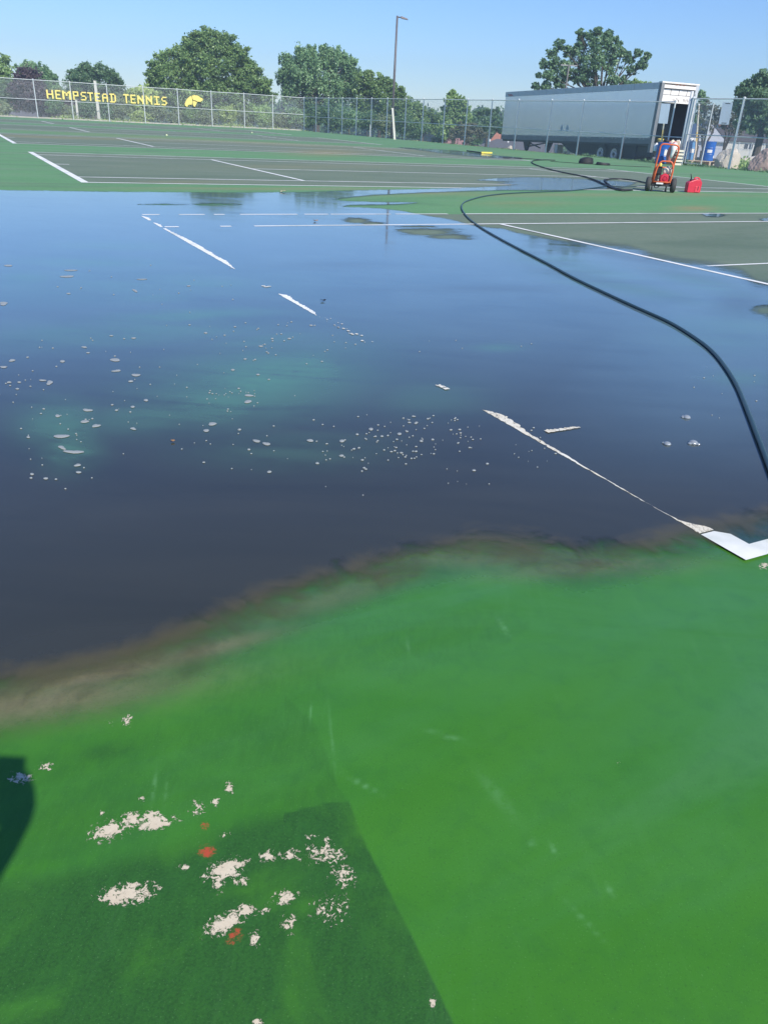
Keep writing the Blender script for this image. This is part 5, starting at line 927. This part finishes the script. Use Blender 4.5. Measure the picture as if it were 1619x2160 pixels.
# ------------------------------------------------------------------ houses
ROOFO = mat('orange_shingles', (.42, .17, .10), .85, 0, .2, 5); ROOFP = mat('pink_shingles', (.36, .19, .17), .85, 0, .2, 5); ROOFG = mat('grey_shingles', (.12, .12, .13), .85, 0, .3, 5); ROOFD = mat('dark_shingles', (.075, .065, .065), .85, 0, .3, 5, dirt=((.12, .06, .05), .6))
WALLW = mat('white_siding', (.70, .68, .62), .8, 0, .12, 3); WALLG = mat('lavender_siding', (.52, .53, .60), .8, 0, .1, 3); WALLB = mat('pale_blue_siding', (.55, .60, .68), .8, 0, .08, 3); GLS = mat('window_glass', (.03, .035, .045), .15, 0, .2, 2)
def house(label, P, rz, w, d, wh, rh, wallm, roofm, hip=0.0, over=.4, wins=(), endwins=(), vents=0, gablem=None):
    root = thing('house', label, 'house', tuple(P), rz, 'houses beyond the fences')
    m = MB(); m.box(0, 0, -.6, w, d, wh)
    if not hip: m.prism([(0, wh), (d, wh), (d/2, wh+rh-.03)], lambda a, b, x: Vector((x, a, b)), .02, w-.02)
    m.build('wall', wallm, root)
    o_ = over; hp = hip*d/2; m = MB(); T0 = .14
    vs = [(-o_, -o_, wh), (w+o_, -o_, wh), (w+o_, d+o_, wh), (-o_, d+o_, wh), (-o_+hp, d/2, wh+rh), (w+o_-hp, d/2, wh+rh)]; vs2 = [(a, b, c-T0) for a, b, c in vs]
    m.add(vs+vs2, [(0,1,5,4), (2,3,4,5), (1,2,5), (3,0,4)] if hip else [(0,1,5,4), (2,3,4,5)])
    n = len(vs)
    m.f += [(0, 1, 1+n, n), (1, 2, 2+n, 1+n), (2, 3, 3+n, 2+n), (3, 0, n, 3+n)] if hip else [(0, 1, 1+n, n), (2, 3, 3+n, 2+n), (n, 1+n, 5+n, 4+n), (2+n, 3+n, 4+n, 5+n), (0, n, 4+n, 4), (3, 4, 4+n, 3+n), (1, 5, 5+n, 1+n), (2, 2+n, 5+n, 5)]
    rf_ = m.build('roof', roofm, root)
    for k in range(vents):
        m = MB(); m.lathe([(.16, 0), (.16, .3), (.2, .34), (.05, .42)], 10, Matrix.Translation((w*(.2+.6*k/max(1, vents-1)), d*.38, wh+rh*.72))); m.build('roof_vent', WHITE, rf_)
    for (x0, x1, z0, z1) in wins:
        m = MB(); m.box(x0-.08, -.05, z0-.08, x1+.08, -.003, z1+.08); wf = m.build('window', WHITE, root); m = MB(); m.box(x0, -.07, z0, x1, -.052, z1); m.build('pane', GLS, wf)
    for (y0, y1, z0, z1) in endwins:
        m = MB(); m.box(-.05, y0-.08, z0-.08, -.003, y1+.08, z1+.08); wf = m.build('window', WHITE, root); m = MB(); m.box(-.07, y0, z0, -.052, y1, z1); m.build('pane', GLS, wf)
    return root
def hp(x, y, D, dz=0): q = at(x, y, D); q.z += dz; return q
house('house at the left edge with an orange roof, seen through the fence', hp(-60, 233, 200, -2.6), .35, 10.0, 8, 2.6, 2.3, WALLW, ROOFO, .6)
house('low house at the left edge with a long grey roof', hp(-50, 243, 150, -2.5), .40, 14.5, 7, 2.5, 1.15, WALLW, ROOFG, .7)
house('house with a dull pink roof, seen low behind the fence left of the orange roof', hp(916, 311, 205, -2.5), -.1, 10.5, 8, 2.5, 2.2, WALLW, ROOFP, .2)
house('house with a bright orange roof just left of the trailer front', hp(1030, 305, 200, -2.6), -.12, 13.5, 9, 2.6, 3.2, WALLW, ROOFO, .5)
house('house with a broad grey hipped roof and white vents, in front of the orange roof', hp(988, 320, 140, -2.3), -.15, 15.0, 9, 2.6, 1.75, WALLW, ROOFG, 1.0, vents=4)
house('small blue-grey house glimpsed between the trailer landing legs', hp(1128, 309, 190, -1.2), -.1, 5.5, 6, 1.2, 1.3, WALLB, ROOFG, 0, wins=[(1.5, 2.6, .2, .9)])
house('long white house with a dark mottled roof and lavender gable behind the gate', hp(1506, 325, 178, 0), -.05, 9.2, 7.5, 2.5, 2.0, WALLW, ROOFD, 0, .35, wins=[(1.0, 1.6, 1.2, 2.1), (5.2, 5.9, 1.2, 2.1), (6.1, 6.8, 1.2, 2.1)])
q = hp(1508, 325, 174, 0)
house('lavender garage with its gable end facing the courts, behind the blue drums', hp(1463, 323.5, 172, 0), 0, 5.4, 7.0, 2.1, 0.05, WALLG, WALLG, 0, .02)
gb = thing('gable_roof', 'lavender gable over the garage behind the blue drums', 'roof', tuple(hp(1463, 323.5, 171.6, 2.1))); m = MB(); m.prism([(-.4, 0), (5.6, 0), (1.6, 3.4)], lambda a, b, d: Vector((a, d, b)), -.25, 7.5); m.build('gable', WALLG, gb)
m = MB(); m.add([(1.6, -.32, 3.56), (5.9, -.32, -.02), (5.9, 7.7, -.02), (1.6, 7.7, 3.56), (1.6, -.32, 3.4), (5.75, -.32, -.08), (5.75, 7.7, -.08), (1.6, 7.7, 3.4)], [(0,1,2,3), (7,6,5,4), (0,4,5,1), (1,5,6,2), (2,6,7,3), (3,7,4,0)]); m.build('roof_slope', ROOFD, gb)
house('pale blue house with a pointed gable under the big tree at the right edge', hp(1571, 303, 215, 0), 0, 4.5, 8, .9, .05, WALLB, WALLB, 0, .02, wins=[(.8, 1.2, .1, .6)])
gb = thing('gable_roof', 'pale blue pointed gable under the big tree at the right edge', 'roof', tuple(hp(1563, 291, 214.6, 0))); m = MB(); m.prism([(-.3, 0), (1.0, -.9), (5.2, -.9), (5.0, .6), (4.6, 2.3)], lambda a, b, d: Vector((a, d, b)), 0, 7.5); m.build('gable', WALLB, gb)
house('small house with a reddish roof edge showing just below the tall hanging panel', hp(1516, 276, 230, -1.0), 0, 2.6, 4, 2.0, .8, WALLB, ROOFP, 0, .3)
# low chain-link fence in front of the houses
la, lb = at(1500, 327, 160), at(1660, 329, 160)
zf = la.z; A5, B5 = Vector((la.x, la.y, 0)), Vector((lb.x, lb.y, 0)); pp = [A5+(B5-A5)*k/6 for k in range(7)]
lf = fence(A5, B5, pp, 2.2, .5, 'low chain-link fence in front of the distant white house', 'chain-link fences round the courts', pr=.06); lf.location.z = zf
# ------------------------------------------------------------------ the photographer (casts the shadow at the left edge)
def skinned(name, J, E_, mt_, parent, sub=2):
    me = bpy.data.meshes.new(name); me.from_pydata([j[:3] for j in J], E_, []); o = bpy.data.objects.new(name, me); COL.objects.link(o)
    md = o.modifiers.new('skin', 'SKIN'); md.use_smooth_shade = True
    sv = me.skin_vertices[0].data if me.skin_vertices else None
    if sv is None:
        bm = bmesh.new(); bm.from_mesh(me); bm.verts.layers.skin.verify(); bm.to_mesh(me); bm.free(); sv = me.skin_vertices[0].data
    for k, j in enumerate(J): sv[k].radius = (j[3], j[4] if len(j) > 4 else j[3]); sv[k].use_root = (k == 0)
    ss_ = o.modifiers.new('sub', 'SUBSURF'); ss_.levels = sub; ss_.render_levels = sub; me.materials.append(mt_)
    if parent: o.parent = parent
    return o
SKIN = mat('skin', (.55, .34, .25), .6, 0, .08, 12); SHIRT = mat('shirt_cloth', (.10, .12, .16), .9, 0, .15, 14); JEAN = mat('denim', (.05, .07, .12), .9, 0, .2, 14); HAIR = mat('hair', (.05, .035, .025), .7, 0, .2, 30); SHOE = mat('shoe_leather', (.06, .05, .045), .6, 0, .2, 14)
bx, by = -0.405, -0.50
pr_ = thing('person', 'person in dark shirt and jeans standing behind the viewpoint holding out a phone', 'person', (bx, by, 0))
J = [(0, 0, .95, .14, .11), (0, -.01, 1.15, .14, .10), (0, 0, 1.34, .17, .11), (0, .0, 1.44, .08, .08), (0, .02, 1.50, .055), (0, .04, 1.57, .075, .085), (0, .045, 1.65, .085, .10), (0, .03, 1.72, .07, .08),
     (-.17, 0, 1.40, .06), (-.22, -.02, 1.12, .048), (-.22, .08, .88, .036), (-.22, .10, .84, .030), (.17, 0, 1.40, .06), (.27, .10, 1.17, .048), (.37, .34, 1.30, .036), (.405, .42, 1.345, .030),
     (-.10, 0, .88, .10), (-.11, .02, .50, .068), (-.12, -.02, .12, .045), (-.12, .0, .05, .045), (-.13, .15, .035, .035), (.10, 0, .88, .10), (.11, .02, .50, .068), (.12, -.02, .12, .045), (.12, 0, .05, .045), (.13, .15, .035, .035)]
EE = [(0, 1), (1, 2), (2, 3), (3, 4), (4, 5), (5, 6), (6, 7), (2, 8), (8, 9), (9, 10), (10, 11), (2, 12), (12, 13), (13, 14), (14, 15), (0, 16), (16, 17), (17, 18), (18, 19), (19, 20), (0, 21), (21, 22), (22, 23), (23, 24), (24, 25)]
# right hand closed round the phone: palm, four unequal bent fingers, thumb
ox = .37
J += [(ox+.052, .445, 1.375, .026, .016), (ox+.050, .458, 1.405, .024, .014)]; pi_ = len(J)-2; EE += [(15, pi_), (pi_, pi_+1)]
for f_ in range(4):
    z_ = 1.368+.020*f_; l_ = (.8, .95, 1.0, .9)[f_]; J += [(ox+.046, .490, z_+.004, .0085), (ox+.046-.030*l_, .500, z_+.006, .008), (ox+.046-.052*l_, .498, z_+.007, .007)]; a = len(J)-3; EE += [(pi_+(1 if f_ > 1 else 0), a), (a, a+1), (a+1, a+2)]
J += [(ox+.046, .447, 1.395, .010), (ox+.032, .450, 1.425, .009), (ox+.024, .456, 1.440, .008)]; a = len(J)-3; EE += [(pi_, a), (a, a+1), (a+1, a+2)]
# relaxed left hand
J += [(-.22, .12, .79, .026, .015)]; pl_ = len(J)-1; EE.append((11, pl_))
for f_ in range(4):
    y_ = .095+.018*f_; l_ = (.8, .95, 1.0, .9)[f_]; J += [(-.22, y_, .755, .0085), (-.215, y_+.006, .755-.035*l_, .008), (-.205, y_+.008, .755-.065*l_, .007)]; a = len(J)-3; EE += [(pl_, a), (a, a+1), (a+1, a+2)]
J += [(-.205, .145, .80, .010), (-.195, .165, .77, .009), (-.192, .170, .745, .008)]; a = len(J)-3; EE += [(pl_, a), (a, a+1), (a+1, a+2)]
skinned('body', J, EE, SKIN, pr_)
m = MB(); m.lathe([(.165, .96), (.17, 1.05), (.16, 1.2), (.185, 1.34), (.15, 1.43), (.085, 1.475)], 20, Matrix.Diagonal((1.12, .82, 1, 1)))
m.tube([(-.14, 0, 1.40), (-.19, 0, 1.32), (-.22, -.02, 1.16)], [.085, .078, .068], 12); m.tube([(.14, 0, 1.40), (.20, .03, 1.33), (.26, .09, 1.20)], [.085, .078, .068], 12)
m.build('shirt', SHIRT, pr_, smooth=True)
m = MB()
for sg in (-1, 1): m.tube([(sg*.085, 0, .98), (sg*.10, 0, .86), (sg*.11, .02, .50), (sg*.12, -.02, .10)], [.125, .12, .088, .072], 14)
m.build('trousers', JEAN, pr_, smooth=True)
m = MB(); m.lathe([(.10, 1.60), (.115, 1.66), (.11, 1.74), (.07, 1.80), (.02, 1.815)], 18, Matrix.Translation((0, -.01, 0))); m.build('hair', HAIR, pr_, smooth=True)
for sg in (-1, 1):
    m = MB(); m.box(sg*.125-.048, -.09, 0.0, sg*.125+.048, .19, .085); m.build('shoe', SHOE, pr_, bevel=.025)
    m = MB(); m.lathe([(.012*math.sin(a), .012*math.cos(a)) for a in np.linspace(.1, 3.0, 7)], 10, Matrix.Translation((sg*.033, .125, 1.655))); m.build('eye', WHITE, pr_, smooth=True)
m = MB(); m.add([(-.012, .12, 1.66), (.012, .12, 1.66), (.016, .125, 1.615), (-.016, .125, 1.615), (0, .155, 1.622)], [(0, 1, 4), (1, 2, 4), (2, 3, 4), (3, 0, 4), (0, 3, 2, 1)]); m.build('nose', SKIN, pr_)
m = MB(); m.box(-.024, .118, 1.582, .024, .130, 1.592); m.build('mouth', mat('lips', (.45, .18, .16), .6), pr_)
ph = MB(); Mp = Matrix.Translation((-.035, -.022, CAMH-.03))@Matrix.Rotation(-PITCH, 4, 'X'); ph.box(-.037, -.008, -.078, .037, .004, .078, M=Mp)
tag(ph.build('phone', BLACK), 'black phone held upright in the right hand of the person behind the viewpoint', 'phone')

# ------------------------------------------------------------------ thin summer haze
HZ = NT('haze_air'); v_ = HZ.n('ShaderNodeVolumePrincipled'); v_.inputs['Color'].default_value = (.72, .87, 1, 1); v_.inputs['Density'].default_value = 0.0011; v_.inputs['Anisotropy'].default_value = 0.2
HZ.t.links.new(v_.outputs[0], HZ.out.inputs['Volume'])
m = MB(); m.box(-340, -60, -12, 340, 340, 22); tag(m.build('haze', HZ.m), 'thin bluish summer haze filling the air over the courts and trees', 'haze', kind='stuff')
